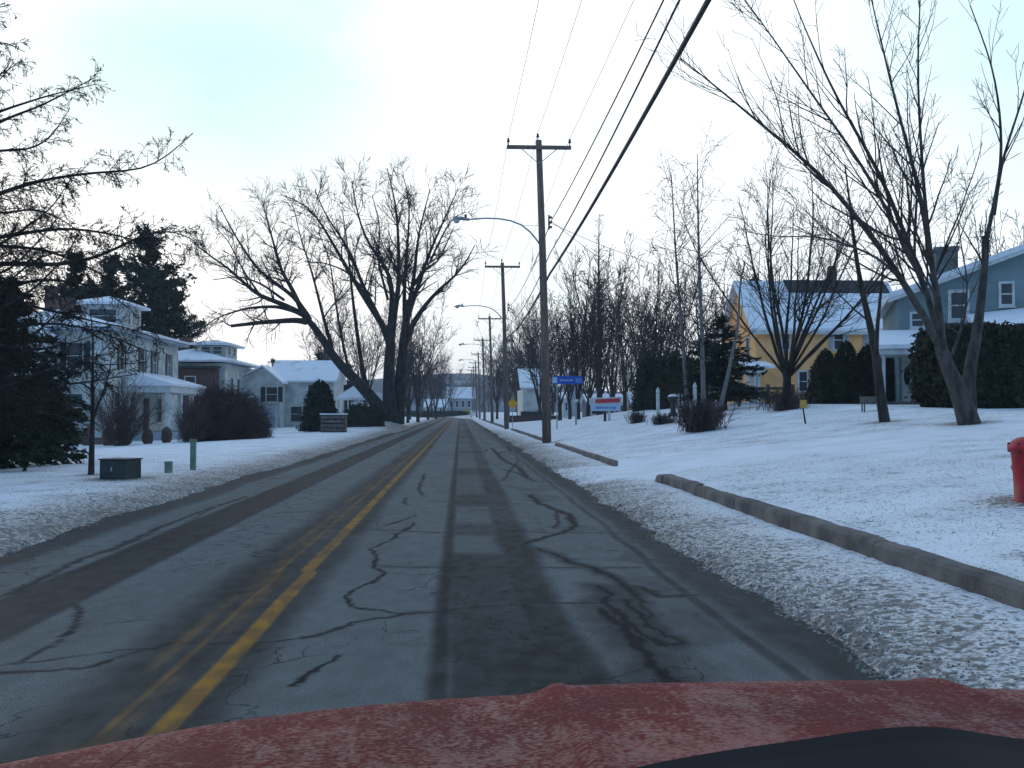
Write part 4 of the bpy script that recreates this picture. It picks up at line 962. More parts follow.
# side porch
q0, q1 = P(742, 369, 59), P(772, 369, 59); zr = q0.z
MB().ext([(q0.x, 58, zr), (q0.x, 62, zr+.75), (q0.x, 62, zr+.93), (q0.x, 58, zr+.16)], (q1.x-q0.x-.12, 0, 0)).build('porch_roof', M['roofsnow'], yh)
MB().box(q0.x, xa-.02, 58.1, 62, zr-.26, zr-.005).build('porch_beam', M['white'], yh)
for xx in (q0.x+.1, (q0.x+xa)/2-.1, xa-.45): MB().box(xx, xx+.17, 58.2, 58.37, g0z, zr-.26).build('porch_post', M['white'], yh)
MB().box(q0.x, xa-.01, 58, 62, g0z, 1.95).build('porch_floor', M['greywall'], yh)
fbox(MB(), '-X', xa, 59.9, 61.1, 1.96, 3.95, 0, .05).build('door', M['white'], yh)
# B1 blue-grey house, turned a little towards the road
TH = R_(20); Yb = 40.; cx_ = xpx(899, Yb); gb = 1.0
bh = thing('blue_house', 'blue grey clapboard house with wide gable, porch and stone chimney at the right', 'house', (cx_, Yb, 0), -TH)
def Q(px, py, yl):      # the point of a pixel ray on the plane local y = yl, in the house's own axes
    d = ray(px, py); ex = Vector((math.cos(TH), -math.sin(TH), 0)); ey = Vector((math.sin(TH), math.cos(TH), 0)); o_ = CAM-Vector((cx_, Yb, 0))
    t_ = (yl-o_.dot(ey))/d.dot(ey); w_ = o_+d*t_; return Vector((w_.dot(ex), yl, w_.z))
zev = Q(899, 296, 0).z; zri = Q(1024, 250, 0); xm = 6.6; hh_ = (zri.z-zev)/zri.x*xm
wall_gy(MB(), 0, 13.2, 0, 10, gb, zev, hh_).build('wall', M['blue'], bh)
gable_y(MB(), 0, 13.2, 0, 10, zev, hh_, .22, .4).build('roof', M['roofsnow'], bh)
s_ = hh_/xm; MB().ext([(-.4, -.43, zev-.4*s_-.16), (xm, -.43, zev+hh_-.16), (xm, -.43, zev+hh_-.01), (-.4, -.43, zev-.4*s_-.01)], (0, .05, 0)).build('rake_board', M['white'], bh)
a_, b_ = Q(936, 272, 3), Q(958, 246, 3); MB().box(a_.x, b_.x, 3, 3.9, a_.z-1.3, b_.z-.18).box(a_.x-.06, b_.x+.06, 2.94, 3.96, b_.z-.179, b_.z).build('chimney', mat('chimney_stone', (.13,.14,.135), .9, .3, 5, .5), bh)
def wq(a, b_, c, d, yl=0., **k):
    q0, q1 = Q(a, c, yl), Q(b_, d, yl); return window(bh, '-Y', yl, (q0.x+q1.x)/2, (q0.z+q1.z)/2, q1.x-q0.x, q0.z-q1.z, **k)
wq(912, 923, 314, 326, fr=.09); wq(951, 966, 293, 318, fr=.13); wq(1001, 1012, 284, 304, fr=.1)
za, zc = Q(880, 349, -2.6).z, Q(895, 335, 0).z; xp0, xp1 = Q(878, 350, -2.6).x, Q(945, 350, -2.6).x
MB().ext([(xp0, -2.7, za), (xp0, -.04, zc), (xp0, -.04, zc+.2), (xp0, -2.7, za+.16)], (xp1-xp0, 0, 0)).build('porch_roof', M['roofsnow'], bh)
MB().box(xp0+.08, xp1-.1, -2.6, -.06, za-.22, za-.01).build('porch_beam', M['white'], bh)
for xx in (xp0+.15, Q(926, 380, -2.5).x): MB().box(xx, xx+.12, -2.5, -2.38, gb, za-.22).build('porch_post', M['white'], bh)
zf = Q(903, 402, 0).z
MB().box(xp0, xp1, -2.6, -.02, gb, zf).build('porch_floor', M['stone'], bh)
for i in range(2): MB().box(xp0-.5, xp1-1.6, -3.3+.35*i, -2.96+.35*i, gb, zf-.30+.15*i).build('step', M['snow'], bh)
a_, b_ = Q(902, 355, 0), Q(912, 402, 0)
dr_ = MB().box(a_.x, b_.x, -.06, -.001, zf, a_.z).build('door', M['white'], bh)
MB().ext([((a_.x+b_.x)/2+.13*math.cos(q), -.062, (a_.z+zf)/2+.1+.38*math.sin(q)) for q in np.linspace(0, 6.2832, 15)[:-1]], (0, -.012, 0)).build('oval_pane', M['glass'], dr_)
MB().box(b_.x+.1, 5.2, -.08, -.02, zf, zc-.1).build('beige_wall_panel', M['beige'], bh)
wq(918, 925, 362, 392, -.08, fr=.08)
a_ = Q(978, 328, -3.2)
MB().box(a_.x+.3, 12, -3.1, -.1, gb, a_.z-.22).build('annex_wall', M['blue'], bh)
MB().ext([(a_.x, -3.4, a_.z-.2), (12.2, -3.4, a_.z-.2), (12.2, -.1, a_.z+1.5), (a_.x, -.1, a_.z+.6)], (0, 0, .2)).build('annex_roof', M['roofsnow'], bh)
# picnic bench left of door
g = G(872, 411); pb = thing('garden_bench', 'small grey garden bench left of the blue house steps', 'bench', g); pb.scale = (.6, .6, .55)
MB().box(-.55, .55, -.2, .2, .40, .45).build('seat', M['stone'], pb); MB().ext([(-.55, .2, .45), (.55, .2, .45), (.55, .34, .85), (-.55, .34, .85)], (0, .03, 0)).build('backrest', M['stone'], pb)
for xx in (-.5, .44):
    for yy in (-.18, .14): MB().box(xx, xx+.06, yy, yy+.06, -.1, .40).build('leg', M['stone'], pb)
# rail fence / tables by yellow house
g = on(748, 47); fo = thing('rail_fence', 'low dark wooden rail fence before the yellow house porch', 'fence', g)
for z in (.35, .75): MB().box(-1.9, 2.2, -.03, .03, z, z+.12).build('rail', M['stone'], fo)
for xx in (-1.9, -.5, .9, 2.1): MB().box(xx, xx+.14, -.07, .07, -.3, 1.0).build('post', M['stone'], fo)
# white posts and fence
for px, Y, hh, lb in ((658, 45, 1.15, 'white lamp post with a pointed top left of the round evergreen'), (695, 43, 1.1, 'white lamp post with a pointed top just left of the birch trunk')):
    p = on(px, Y); t = thing('white_post', lb, 'post', p)
    MB().box(-.065, .065, -.065, .065, -.2, hh).build('shaft', M['white'], t)
    MB().lathe((0,0,hh), [(.09, 0), (.10, .04), (.05, .08), (.10, .17), (.07, .27), (.015, .38)], 8).build('finial', M['white'], t)
p = on(689, 50); wf = thing('picket_fence', 'short white picket fence between the round evergreen and birch trunks', 'fence', p)
for i in range(9): MB().ext([(-.75+i*.18, 0, -.2), (-.65+i*.18, 0, -.2), (-.65+i*.18, 0, .85), (-.70+i*.18, 0, .93), (-.75+i*.18, 0, .85)], (0, .03, 0)).build('picket', M['white'], wf)
MB().box(-.78, .85, .031, .08, .25, .33).box(-.78, .85, .031, .08, .62, .70).build('rail', M['white'], wf)
p = on(673, 47); o = thing('stone_planter', 'dark stone urn with a snow cap between the two white posts', 'planter', p)
MB().lathe((0,0,0), [(.22, -.1), (.22, .12), (.12, .22), (.13, .62), (.26, .85), (.28, .92)], 12).build('urn', M['dark'], o, smooth=True); MB().lathe((0,0,.91), [(.26, 0), (.22, .07), (.1, .12), (.02, .13)], 12).build('snow_cap', M['snow'], o, smooth=True)
# small covered thing (car-like snowy roof at 645,400)
p = on(646, 88); o = thing('garden_shed', 'small dark garden shed with a pale snowy roof left of the first white post', 'shed', p)
wall_gx(MB(), -1.2, 1.2, 0, 2.2, -.4, 1.25, .8).build('wall', M['shutter'], o); gable_x(MB(), -1.2, 1.2, 0, 2.2, 1.25, .8, .12, .25).build('roof', M['roofsnow'], o)
# dark blue cottage
Yc = 105.; a, b_ = xpx(589, Yc), xpx(627, Yc); ck = thing('cottage', 'dark blue cottage with white framed windows behind the white sign', 'house')
zc0 = zpx(403, Yc); zc1 = zpx(395, Yc+3)
wall_gx(MB(), a, b_, Yc, Yc+6, .3, zc0, zc1-zc0).build('wall', mat('navy_wall', (.07,.10,.17), .8), ck); gable_x(MB(), a, b_, Yc, Yc+6, zc0, zc1-zc0, .15, .3).build('roof', M['roofsnow'], ck)
MB().box(a-.3, b_+.3, Yc-.36, Yc-.32, zc0-.3, zc0-.02).build('fascia', M['white'], ck)
for px in (594, 609, 617): wpx(ck, Yc, px-2, px+2, 406, 414, fr=.16)
# grey house behind blue street sign
Yc = 135.; ck = thing('tall_house', 'narrow pale grey gabled house behind the blue street sign', 'house'); a, b_ = xpx(566, Yc), xpx(578, Yc)
wall_gy(MB(), a, b_, Yc, Yc+8, .3, zpx(380, Yc), 1.6).build('wall', M['greywall'], ck); gable_y(MB(), a, b_, Yc, Yc+8, zpx(380, Yc), 1.6).build('roof', M['roofsnow'], ck)
wpx(ck, Yc, 570, 573, 386, 392, fr=.1); 
Yc = 118.; a, b_ = xpx(563, Yc), xpx(570, Yc); ck = thing('white_annex', 'little white lean-to building left of the thin post', 'shed'); 
MB().box(a, b_, Yc, Yc+4, .3, zpx(399, Yc)).build('wall', M['white'], ck); MB().ext([(a-.2, Yc-.2, zpx(399, Yc)+.02), (b_+.2, Yc-.2, zpx(399, Yc)+.02), (b_+.2, Yc+4.2, zpx(399, Yc)+.8), (a-.2, Yc+4.2, zpx(399, Yc)+.8)], (0,0,.12)).build('roof', M['roofsnow'], ck)
wpx(ck, Yc, 565.5, 567.5, 403, 410, fr=.06)
# pale building at 522-545
Yc = 125.; a, b_ = xpx(523, Yc), xpx(544, Yc); ck = thing('pale_building', 'plain pale building with a snowy roof just left of the nearest utility pole', 'building')
zq = zpx(389, Yc); MB().box(a, b_, Yc, Yc+12, .3, zq).build('wall', M['whitewall'], ck)
MB().ext([(a-.4, Yc-.5, zq+.02), (b_+.4, Yc-.5, zq+.02), (b_+.4, Yc+5, zpx(370, Yc+5)), (a-.4, Yc+5, zpx(370, Yc+5))], (0, 0, .2)).build('roof', M['roofsnow'], ck)
MB().box(a-.3, b_, Yc-.3, Yc-.05, .3, zpx(412, Yc)+.05).build('dark_base', M['shutter'], ck)
o = MB().box(xpx(509, 112), xpx(560, 112), 112, 112.3, .2, zpx(415.5, 112)).build('brick_garden_wall', M['brick']); tag(o, 'low red brick wall along the side street beyond the utility poles', 'wall')
# far houses
fh = thing('far_house', 'distant house with a wide bright snowy roof at the end of the road', 'house'); Yc = 290.
a, b_ = xpx(447, Yc), xpx(474, Yc); ze_ = zpx(398, Yc); wall_gx(MB(), a, b_, Yc, Yc+10, 0, ze_, 3.0).build('wall', M['greywall'], fh); gable_x(MB(), a, b_, Yc, Yc+10, ze_, 3.0, .3, .4).build('roof', M['roofsnow'], fh)
for px in (451, 457, 463, 469): wpx(fh, Yc, px-1.2, px+1.2, 401, 407, fr=.2)
f2 = thing('far_house', 'small distant white house left of the wide snowy roof', 'house'); Yc = 275.
a, b_ = xpx(425, Yc), xpx(446, Yc); ze_ = zpx(407, Yc); wall_gx(MB(), a, b_, Yc, Yc+8, 0, ze_, 2.0).build('wall', M['whitewall'], f2); gable_x(MB(), a, b_, Yc, Yc+8, ze_, 2.0, .25, .4).build('roof', M['roofsnow'], f2)
for px in (429, 435, 441): wpx(f2, Yc, px-1, px+1, 408.5, 412, fr=.15)
# far car shapes
def small_car(name, label, px, Y, m, L_=4.3, rz=0):
    p = on(px, Y); p.z = max(p.z, .5*float(sm(235, 300, Y))-.0); t = thing(name, label, 'car', p, rz)
    mb = MB(); mb.ext([(-.85, -L_/2, .35), (-.85, L_/2, .35), (-.85, L_/2, .85), (-.85, L_/2-1.0, .95), (-.85, L_/2-1.6, 1.42), (-.85, -L_/2+.7, 1.45), (-.85, -L_/2, 1.0)], (1.7, 0, 0)); mb.build('body', m, t, bevel=.06)
    MB().box(-.7, .7, -L_/2+.25-.02, -L_/2+.35, 1.0, 1.33).build('rear_window', M['glass'], t)
    for x in (-.8, .62):
        for yy in (-1.3, 1.3): MB().ext([(x, yy+.32*math.cos(q), .32+.32*math.sin(q)) for q in np.linspace(0, 6.2832, 13)[:-1]], (.18, 0, 0)).build('wheel', M['tyre'], t)
small_car('parked_car', 'tiny white car at the far end of the road', 474.5, 228, M['carwhite'])
small_car('parked_car', 'tiny yellow car left of the white car at the far end of the road', 468, 262, M['caryel'], rz=0)
p = Vector((-9.5, 258, float(H(-9.5, 258)))); hedge('hedge', 'low dark hedge across the far end of the road below the distant houses', 'hedge', box_pts(11, .8, .75), 9000, .22, 'needle_c', p, core=core_box(11, .8, .75))
# distant wooded hill
hx = np.linspace(-880, 880, 90); hy = np.linspace(700, 1150, 30)
def hillz(X, Y): return np.maximum(-3, (27+17*(fbm(X*.006+3, Y*.002, 5)-.5)*2+3*(fbm(X*.05, Y*.05, 8)-.5))*np.sin(np.clip((Y-700)/450, 0, 1)*math.pi)**.6)
struct(grid('hills', hx, hy, hillz, M['hill']))

# ------------------------------------------------------------------ street furniture
up_ = thing('utility_pole', 'nearest wooden utility pole with crossarm and street lamp arm', 'utility pole', (0,0,0))
MB().tube([(0, 0, -.4), (-.08, 0, 4), (-.18, 0, 8), (-.33, 0, 12.45)], .19, 14, .125).build('shaft', M['pole'], up_, smooth=True)
MB().box(-1.66, 1.0, -.22, -.12, 12.04, 12.19).build('crossarm', M['pole'], up_)
for s in (-1, 1): MB().tube([(-.33+s*.75, -.20, 12.06), (-.33+s*.02, -.16, 11.45)], .018, 5).build('brace', M['metal'], up_)
for x, z in ((-1.60, 12.19), (-.37, 12.45), (.94, 12.19)): MB().lathe((x, -.17 if z < 12.3 else 0, z), [(.02, 0), (.02, .12), (.06, .13), (.07, .17), (.04, .2), (.055, .24), (.02, .3)], 8).build('insulator', M['dark'], up_, smooth=True)
arm = MB().tube([(-.1,0,7.95),(-.28,0,8.12),(-.45,0,8.36),(-.7,0,8.65),(-1.05,0,8.93),(-1.5,0,9.1),(-2.0,0,9.18),(-2.6,0,9.19),(-3.25,0,9.13)], .038, 8, .03).build('lamp_arm', M['metal'], up_, smooth=True)
MB().tube([(-.12, 0, 8.9), (-1.0, 0, 8.91)], .008, 4).build('arm_tie', M['metal'], up_)
hd = MB(); hd.tube([(-3.2,0,9.13),(-3.32,0,9.13),(-3.5,0,9.15),(-3.75,0,9.14),(-3.92,0,9.1),(-3.98,0,9.07)], .055, 10, .03)
hd.v = [(x, y_*(1+2.0*math.sin(max(0, min(1, (-3.2-x)/.78))*math.pi)), z+(0 if z < 9.14 else .06*math.sin(max(0, min(1, (-3.2-x)/.78))*math.pi))) for x, y_, z in hd.v]
h_ = hd.build('lamp_head', M['metal'], arm, smooth=True)
MB().lathe((-3.72, 0, 8.97), [(.03, 0), (.10, .03), (.13, .09), (.135, .14)], 12).build('lens', M['lens'], h_, smooth=True)
MB().cbox(-3.35, 0, 9.26, .1, .08, .14).build('photocell', M['dark'], h_)
rk = MB(); rk.box(.06, .12, -.06, .06, 8.75, 9.35); [rk.lathe((.17, 0, z), [(.03, 0), (.07, .02), (.05, .05), (.07, .08), (.03, .1)], 8) for z in (8.8, 9.0, 9.2)]
rk.build('insulator_rack', M['dark'], up_)
PX = [(41, 3.57), (75, 3.5), (116, 3.75), (150, 3.7), (186, 3.7), (222, 3.7), (256, 3.7), (290, 3.7), (325, 3.8)]
PB = []
lbs = ['nearest', 'second', 'third', 'fourth', 'fifth', 'sixth', 'seventh', 'eighth', 'ninth']
for i, (Y, x) in enumerate(PX):
    p = Vector((x, Y, hz(x, Y))); 
    if i == 1: p.z = zpx(428, 75)-.0
    if i == 0: p.z = zpx(441.5, 41); up_.location = p
    else: dup(up_, p, random.uniform(-.04, .04), 1, f'{lbs[i]} utility pole from the camera in the receding row on the right', 'utility poles along the right side of the road')
    PB.append(p)
up_['group'] = 'utility poles along the right side of the road'
p0 = Vector((3.9, 1.5, PB[0].z))
dup(up_, p0, 0, 1, 'utility pole beside the car hood on the right, outside the photo', 'utility poles along the right side of the road')
pts0 = [p0]+PB
def span(a, b_, sag, n=14): return [a.lerp(b_, t)-Vector((0, 0, sag*4*t*(1-t))) for t in [i/n for i in range(n+1)]]
def wire(name, label, off, r, sag, m, near=None):
    pts = []
    for i in range(len(pts0)-1):
        a = pts0[i]+Vector(off); b_ = pts0[i+1]+Vector(off)
        if i == 0 and near: a = p0+Vector(near)
        sgm = span(a, b_, sag*(1.0 if i else .8)); pts += sgm if i == 0 else sgm[1:]
    MBt = MB().tube(pts, r, 5); return tag(MBt.build(name, M[m], smooth=True), label, 'cable', 'overhead lines along the utility poles')
wire('power_line', 'thin overhead line on the left end of the crossarms', (-1.60, -.17, 12.49), .009, .35, 'wire')
wire('power_line', 'thin overhead line on the pole tops', (-.37, 0, 12.75), .009, .35, 'wire')
wire('power_line', 'thin overhead line on the right end of the crossarms', (.94, -.17, 12.49), .009, .35, 'wire')
wire('power_cable', 'upper of the three lower cables, twisted', (.18, 0, 9.1), .018, .5, 'cable', (-.15, 0, 9.3))
wire('power_cable', 'middle one of the three lower cables', (.13, -.1, 7.75), .022, .5, 'cable', (-.2, 0, 9.05))
wire('telephone_cable', 'thickest and lowest overhead cable bundle', (.12, .1, 6.9), .048, .4, 'cable', (-.2, 0, 8.0))
for i, (tx, ty, tz, lb) in enumerate(((18.2, 60, 5.9, 'service cable sagging from the nearest pole to the yellow house'), (17.6, 41, 6.0, 'service cable sagging from the nearest pole to the blue house'))):
    a = PB[0]+Vector((.2, 0, 9.1-.1*i)); tag(MB().tube(span(a, Vector((tx, ty, tz)), .8), .012, 5).build('service_cable', M['wire'], smooth=True), lb, 'cable')
# blue street sign
Ys = 55; p = on(557, Ys); st = thing('street_sign', 'blue street name sign on a thin post right of the nearest utility pole', 'sign', p)
zt1, zt0 = zpx(376, Ys)-p.z, zpx(384, Ys)-p.z
MB().tube([(0,0,-.3),(0,0,zt1)], .035, 8).build('post', M['metal'], st)
pn = MB().box(-.28, 1.42, -.06, -.04, zt0, zt1).build('panel', M['signblue'], st, bevel=.004)
MB().box(-.26, .0, -.066, -.0605, zt0+.06, zt1-.06).build('emblem', M['signlb'], pn)
r2 = random.Random(3); mb = MB(); x = .14
while x < .92: w_ = r2.choice((.03, .05, .045, .02)); mb.box(x, x+w_, -.066, -.0605, (zt0+zt1)/2-.055, (zt0+zt1)/2+r2.choice((.02, .05))); x += w_+.025
mb.build('lettering', M['signlb'], pn)
MB().box(1.02, 1.36, -.066, -.0605, zt0+.08, zt1-.10).build('marking', mat('sign_mid_blue', (.10,.22,.5), .5), pn)
# thin marker post
p = on(576, 58); o = thing('marker_post', 'thin grey post with a pale top between the two signs', 'post', p); MB().box(-.05, .05, -.04, .04, -.2, 1.35).build('shaft', M['metal'], o); MB().cbox(0, 0, 1.42, .26, .1, .16).build('cap', M['white'], o)
# white sign with red band
Ys = 56; p = on(606, Ys); ws = thing('roadside_sign', 'white and pale blue board sign with a red band on two posts', 'sign', p)
A_, B_ = P(589, 397, Ys), P(622, 411, Ys); x0, x1_, z1, z0 = A_.x-p.x, B_.x-p.x, A_.z-p.z, B_.z-p.z
bd = MB().box(x0+.1, x1_-.1, -.04, 0, z0, z1-.1).build('board', M['signlb'], ws, bevel=.01)
MB().ext([(x0, -.05, z1-.42), (x1_, -.05, z1-.34), (x1_, -.05, z1+.02), (x0, -.05, z1-.06)], (0, .008, 0)).build('top_board', M['white'], bd)
MB().ext([(x0+.35, -.06, z1-.36), (x1_-.12, -.06, z1-.30), (x1_-.12, -.06, z1-.06), (x0+.35, -.06, z1-.13)], (0, .008, 0)).build('red_band', M['signred'], bd)
mb = MB(); r2 = random.Random(8); x = x0+.35
while x < x1_-.45: w_ = r2.choice((.05, .08)); mb.box(x, x+w_, -.046, -.041, z0+.12, z0+.25); x += w_+.05
mb.build('lettering', M['signblue'], bd)
MB().box(-.12, .02, .002, .12, -.3, z0+.2).build('post', M['shutter'], ws); MB().box(.12, .26, .002, .12, -.3, z0+.2).build('post', M['white'], ws)
# yellow sign by second pole
Ys = 78; p = on(512.5, Ys); s_ = thing('warning_sign', 'small yellow sign just right of the second utility pole', 'sign', p); zc_ = zpx(403.5, Ys)-p.z
MB().tube([(0,0,-.3),(0,0,zc_+.2)], .03, 6).build('post', M['metal'], s_); MB().ext([(0,-.05,zc_-.42),(.42,-.05,zc_),(0,-.05,zc_+.42),(-.42,-.05,zc_)], (0, .02, 0)).build('panel', M['signyel'], s_)
# utility box and markers on the left
g = G(120, 479); ub = thing('utility_box', 'dark green utility box standing in the snow on the left', 'utility box', g, -.32); k = g.y/1000
MB().box(-14*k, 15*k, -.25, .25, -.1, 18.5*k).build('cabinet', M['utility'], ub, bevel=.015)
MB().box(-14.6*k, 15.6*k, -.28, .28, 18.5*k+.002, 20*k).build('lid', M['utility'], ub, bevel=.008); MB().cbox(0, -.26, 10*k, .03, .02, .08).build('latch', M['metal'], ub)
g = G(168.5, 473); tag(MB().lathe((0,0,0), [(.085,-.1),(.085,.2),(.095,.205),(.095,.235),(.06,.25)], 12).build('marker_stub', M['marker'], smooth=False), 'short stubby green marker right of the dark utility box', 'marker').location = g
g = G(193, 470); mp_ = thing('marker_post', 'taller pale green marker post nearer the road edge than the stubby one', 'post', g); k = g.y/1000
MB().box(-.06, .06, -.05, .05, -.1, 28*k).build('shaft', M['marker'], mp_, bevel=.01); MB().box(-.07, .07, -.06, .06, 28*k+.002, 30*k).build('cap', M['marker'], mp_)
# hydrant at the right edge
Yh = 10.2; g = on(1033, Yh); g.z -= .09; hy = thing('fire_hydrant', 'red fire hydrant cut by the right edge of the photo', 'hydrant', g, .4)
MB().lathe((0,0,0), [(.225,-.1),(.225,.03),(.205,.05),(.205,.09),(.19,.10),(.20,.35),(.215,.55),(.225,.60),(.25,.61),(.25,.665),(.225,.675),(.215,.70),(.16,.735),(.06,.76)], 24).build('barrel', M['redpaint'], hy, smooth=True).data
MB().lathe((0,0,.755), [(.05,0),(.05,.03),(.028,.035),(.028,.08)], 6).build('operating_nut', M['redpaint'], hy)
def nozzle(a, z, r, l_):
    d = Vector((math.cos(a), math.sin(a), 0)); o_ = MB().tube([d*.15+Vector((0,0,z)), d*(.2+l_)+Vector((0,0,z))], r, 12); o_.tube([d*(.2+l_)+Vector((0,0,z)), d*(.245+l_)+Vector((0,0,z))], r*1.18, 8); return o_.build('nozzle', M['redpaint'], hy)
nozzle(1.2, .42, .075, .03); nozzle(-.35, .45, .055, .03); nozzle(-2.3+1.2, .45, .055, .03)
for i in range(8):
    a = i*math.pi/4; MB().lathe((.235*math.cos(a), .235*math.sin(a), .59), [(.013, 0), (.013, .10)], 6).build('bolt', M['dark'], hy)

# ------------------------------------------------------------------ dry grass poking through the snow + dirty clumps on the bank
def tufts(n, xr, yr, name, label, hgt, m):
    x = rng.uniform(*xr, n); y = yr[0]+(yr[1]-yr[0])*rng.random(n)**1.6; ok = (fbm(x*.7, y*.5, 21) > .47) & (drive(x, y) < .1); x, y = x[ok], y[ok]; n = len(x)
    z = H(x, y, True); D = rng.normal(size=(n, 3)); D[:, 2] = np.abs(D[:, 2])*.7+.3
    Pp, Rr = grow(np.stack([x, y, z-.005], -1), D, hgt*rng.uniform(.4, 1, n), np.full(n, .0035), 3, .2, -.2, .3)
    v, f = tubes(Pp, Rr, 3); o = np_mesh(name, v, f, M[m], smooth=False); o['kind'] = 'stuff'; return tag(o, label, 'grass')
tufts(9000, (4.0, 15), (7, 34), 'dry_grass', 'dry grass stalks and leaf scraps poking through the snow on the right lawn', .05, 'grass')
tufts(3500, (-12, -5.2), (10, 34), 'dry_grass', 'dry grass stalks poking through the snow on the left verge', .05, 'grass')
def clumps(n, side, name, label):
    y = 4+70*rng.random(n)**2.2; s = np.abs(rng.normal(0, .35, n))-.05; x = edge_r(y)+s if side > 0 else edge_l(y)-s
    z = np.maximum(H(x, y, True), -.02); r = rng.uniform(.004, .015, n)*np.where(s < .1, 1.3, .9)
    oc = np.array([(1,0,0),(0,1,0),(-1,0,0),(0,-1,0),(0,0,.8),(0,0,-.8)]); V = (np.stack([x, y, z], -1)[:, None]+oc[None]*(r[:, None, None]*rng.uniform(.6, 1.3, (n, 6, 3)))).reshape(-1, 3)
    fc = np.array([(0,1,4),(1,2,4),(2,3,4),(3,0,4),(1,0,5),(2,1,5),(3,2,5),(0,3,5)]); Fq = (np.arange(n)[:, None, None]*6+fc[None]).reshape(-1, 3)
    o = np_mesh(name, V, Fq, mat('dirty_snow_'+name, (.30,.28,.25), .95, 0, 7, col2=(.10,.09,.075)), smooth=False); o['kind'] = 'stuff'; return tag(o, label, 'snow')
clumps(9000, 1, 'snow_clumps', 'dirty snow crumbs and grit along the right road edge'); clumps(3000, -1, 'snow_crumbs', 'dirty snow crumbs and grit along the left road edge')

# ------------------------------------------------------------------ the car we look out of: hood, fenders, nose
HW = .98
def yc_(u): return 1.40-.30*np.abs(u/HW)**3
def hood_z(u, y):       # u: across from the car's centre line, y: ahead of the camera
    z = .999+.09*(1.45-y)-1.1*np.clip(y-yc_(u), 0, 9)**2
    z = z-.012*(u/.75)**2-.004*sm(.70, .90, np.abs(u))
    return z+.010*(1-sm(.27, .33, np.abs(u)))+.006*np.exp(-((np.abs(u)-.28)/.014)**2)
CX = .42
us = np.linspace(-HW, HW, 170); yh_ = np.linspace(0, 1, 90)
U, Yg = np.meshgrid(us, yh_)
Yg = .62+Yg*(yc_(U)+.33-.62)
Zg = hood_z(U, Yg); nx = len(us); i = (np.arange(len(yh_)-1)[:, None]*nx+np.arange(nx-1)[None]).ravel()
car = thing('car', 'red car whose dusty salt stained hood fills the bottom of the photo', 'car', (CX, 0, 0))
def hood_mat():
    m = mat('salted_red_paint', (.115,.003,.006), .42, .25, 3, .15, bscale=60); t = m.node_tree; b = t.nodes['Principled BSDF']; L2 = t.links.new
    tcn = t.nodes.new('ShaderNodeTexCoord')
    def noise(s, d, st=(1,1,1)):
        mpn = t.nodes.new('ShaderNodeMapping'); mpn.inputs['Scale'].default_value = st; L2(tcn.outputs['Object'], mpn.inputs[0])
        n = t.nodes.new('ShaderNodeTexNoise'); n.inputs['Scale'].default_value = s; n.inputs['Detail'].default_value = d; L2(mpn.outputs[0], n.inputs[0]); return n.outputs[0]
    old = b.inputs['Base Color'].links[0].from_socket
    a = noise(150, 3); c = noise(5, 5, (1, .5, 1)); e = noise(45, 5, (1, .35, 1)); dr = noise(22, 4, (2.5, .25, 1))
    v = mth('ADD', mth('MULTIPLY', a, .6, tree=t), mth('ADD', mth('MULTIPLY', c, .5, tree=t), mth('MULTIPLY', e, .35, tree=t), tree=t), tree=t)
    f = mapr(v, .78, .95, 0, .26, t); st_ = noise(3.2, 6, (1, 1.4, 1)); f = mth('MAXIMUM', f, mapr(st_, .62, .72, 0, .14)); f2 = mapr(dr, .62, .70, 0, .16, t)
    L2(mixc(mth('MAXIMUM', f, f2, tree=t), old, (.27,.18,.17), t), b.inputs['Base Color']); L2(mapr(v, .6, .85, .38, .9, t), b.inputs['Roughness']); b.inputs['Specular IOR Level'].default_value = .20
    return m
HM = hood_mat()
hood = np_mesh('hood', np.stack([U, Yg, Zg], -1).reshape(-1, 3), np.stack([i, i+1, i+1+nx, i+nx], -1), HM, car)
# fenders and nose: skirt dropped from the hood's rim
rim = [(us[0], y_) for y_ in Yg[:, 0]]+[(u_, y_) for u_, y_ in zip(us[1:], Yg[-1, 1:])]+[(us[-1], y_) for y_ in Yg[::-1, -1][1:]]
prof = [(0, 0), (.02, -.03), (.035, -.10), (.045, -.25), (.05, -.45), (.03, -.62), (0, -.70)]
V = []; n = len(rim)
for k, (u_, y_) in enumerate(rim):
    a = Vector(rim[max(0, k-1)]); b2 = Vector(rim[min(n-1, k+1)]); d = (b2-a).normalized(); nn = Vector((-d.y, d.x)); z_ = float(hood_z(np.array(u_), np.array(y_)))-.004
    for o_, dz in prof: V.append((u_+nn.x*o_, y_+nn.y*o_, z_+dz*(z_-.24)/.70))
K = len(prof); Fq = [(k*K+j, k*K+j+1, (k+1)*K+j+1, (k+1)*K+j) for k in range(n-1) for j in range(K-1)]
np_mesh('fender', V, [q[::-1] for q in Fq], HM, car)
nose = lambda u_: float(yc_(np.array(u_)))+.33
for s in (-1, 1):
    yn = nose(.66)
    hl = MB().lathe((0, 0, 0), [(.02, -.02), (.11, -.01), (.13, .02), (.13, .09)], 16).build('headlight', M['lens'], car, smooth=True)
    hl.location = (s*.66, yn+.06, .72); hl.rotation_euler = (math.pi/2, 0, -s*.5); hl.scale = (1.3, .8, 1)
    MB().ext([(s*1.05 if s < 0 else .85, .82+.35*math.cos(q), .35+.35*math.sin(q)) for q in np.linspace(0, 6.2832, 25)[:-1]], (.2, 0, 0)).build('wheel', M['tyre'], car)
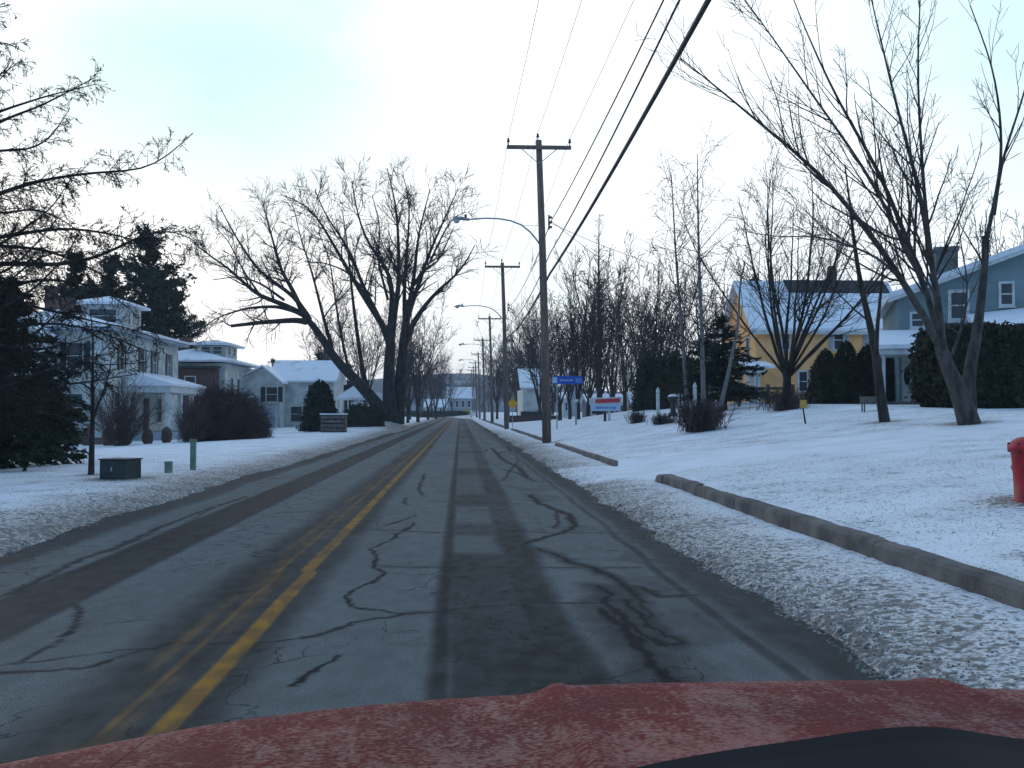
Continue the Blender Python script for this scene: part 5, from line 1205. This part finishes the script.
yn = nose(0); mb = MB(); [mb.box(-.36, .36, yn+.066, yn+.08, .58+i_*.05, .60+i_*.05) for i_ in range(5)]; mb.box(-.38, .38, yn+.03, yn+.065, .56, .84); mb.build('grille', M['black'], car)
mb = MB(); uu = np.linspace(-.9, .9, 24); V = []
for u_ in uu: 
    y_ = nose(u_); V += [(u_*1.12, y_-.1, .30), (u_*1.12, y_+.13, .32), (u_*1.12, y_+.14, .48), (u_*1.12, y_-.1, .50)]
mb.add(V, [(k*4+j, k*4+(j+1) % 4, (k+1)*4+(j+1) % 4, (k+1)*4+j) for k in range(23) for j in range(4)]+[(3,2,1,0), (92,93,94,95)]); mb.build('bumper', M['black'], car)
# hood seams
for s in (-1, 1):
    yy = np.linspace(.66, 1.36, 20); MB().tube([(s*.80, y_, float(hood_z(np.array(.80), np.array(y_)))-.001) for y_ in yy], .0016, 4).build('hood_seam', M['black'], car)
# windshield cowl (right part rises like in the photo) and wiper
cw = []
for px, py in ((590, 780), (640, 766), (680, 758), (740, 748), (800, 740), (850, 732), (890, 727), (935, 725.5), (960, 729), (990, 735), (1040, 741), (1100, 748)): q = P(px, py, .74); cw.append((q.x-CX, q.y, q.z))
cw = [tuple(q) for q in resample(cw, 30)]; mb = MB(); top = cw; n = len(top); V = []
for x, y_, z in top: V += [(x, y_, z), (x, y_-.02, z-.004), (x, y_-.16, z-.02), (x, y_-.16, z-.18), (x, y_+.01, z-.18)]
mb.add(V, [(k*5+j, k*5+(j+1) % 5, (k+1)*5+(j+1) % 5, (k+1)*5+j) for k in range(n-1) for j in range(5)]+[(4,3,2,1,0), tuple((n-1)*5+j for j in range(5))]); mb.build('cowl', M['black'], car)

# ------------------------------------------------------------------ air
hzm = bpy.data.materials.new('haze_air'); hzm.use_nodes = True; t = hzm.node_tree; t.nodes.clear()
o_ = t.nodes.new('ShaderNodeOutputMaterial'); v_ = t.nodes.new('ShaderNodeVolumePrincipled'); v_.inputs['Color'].default_value = (.72, .82, .95, 1); v_.inputs['Density'].default_value = .0005
t.links.new(v_.outputs[0], o_.inputs['Volume'])
o = MB().box(-905, 905, -70, 1160, -6, 46).build('haze', hzm); o['kind'] = 'stuff'
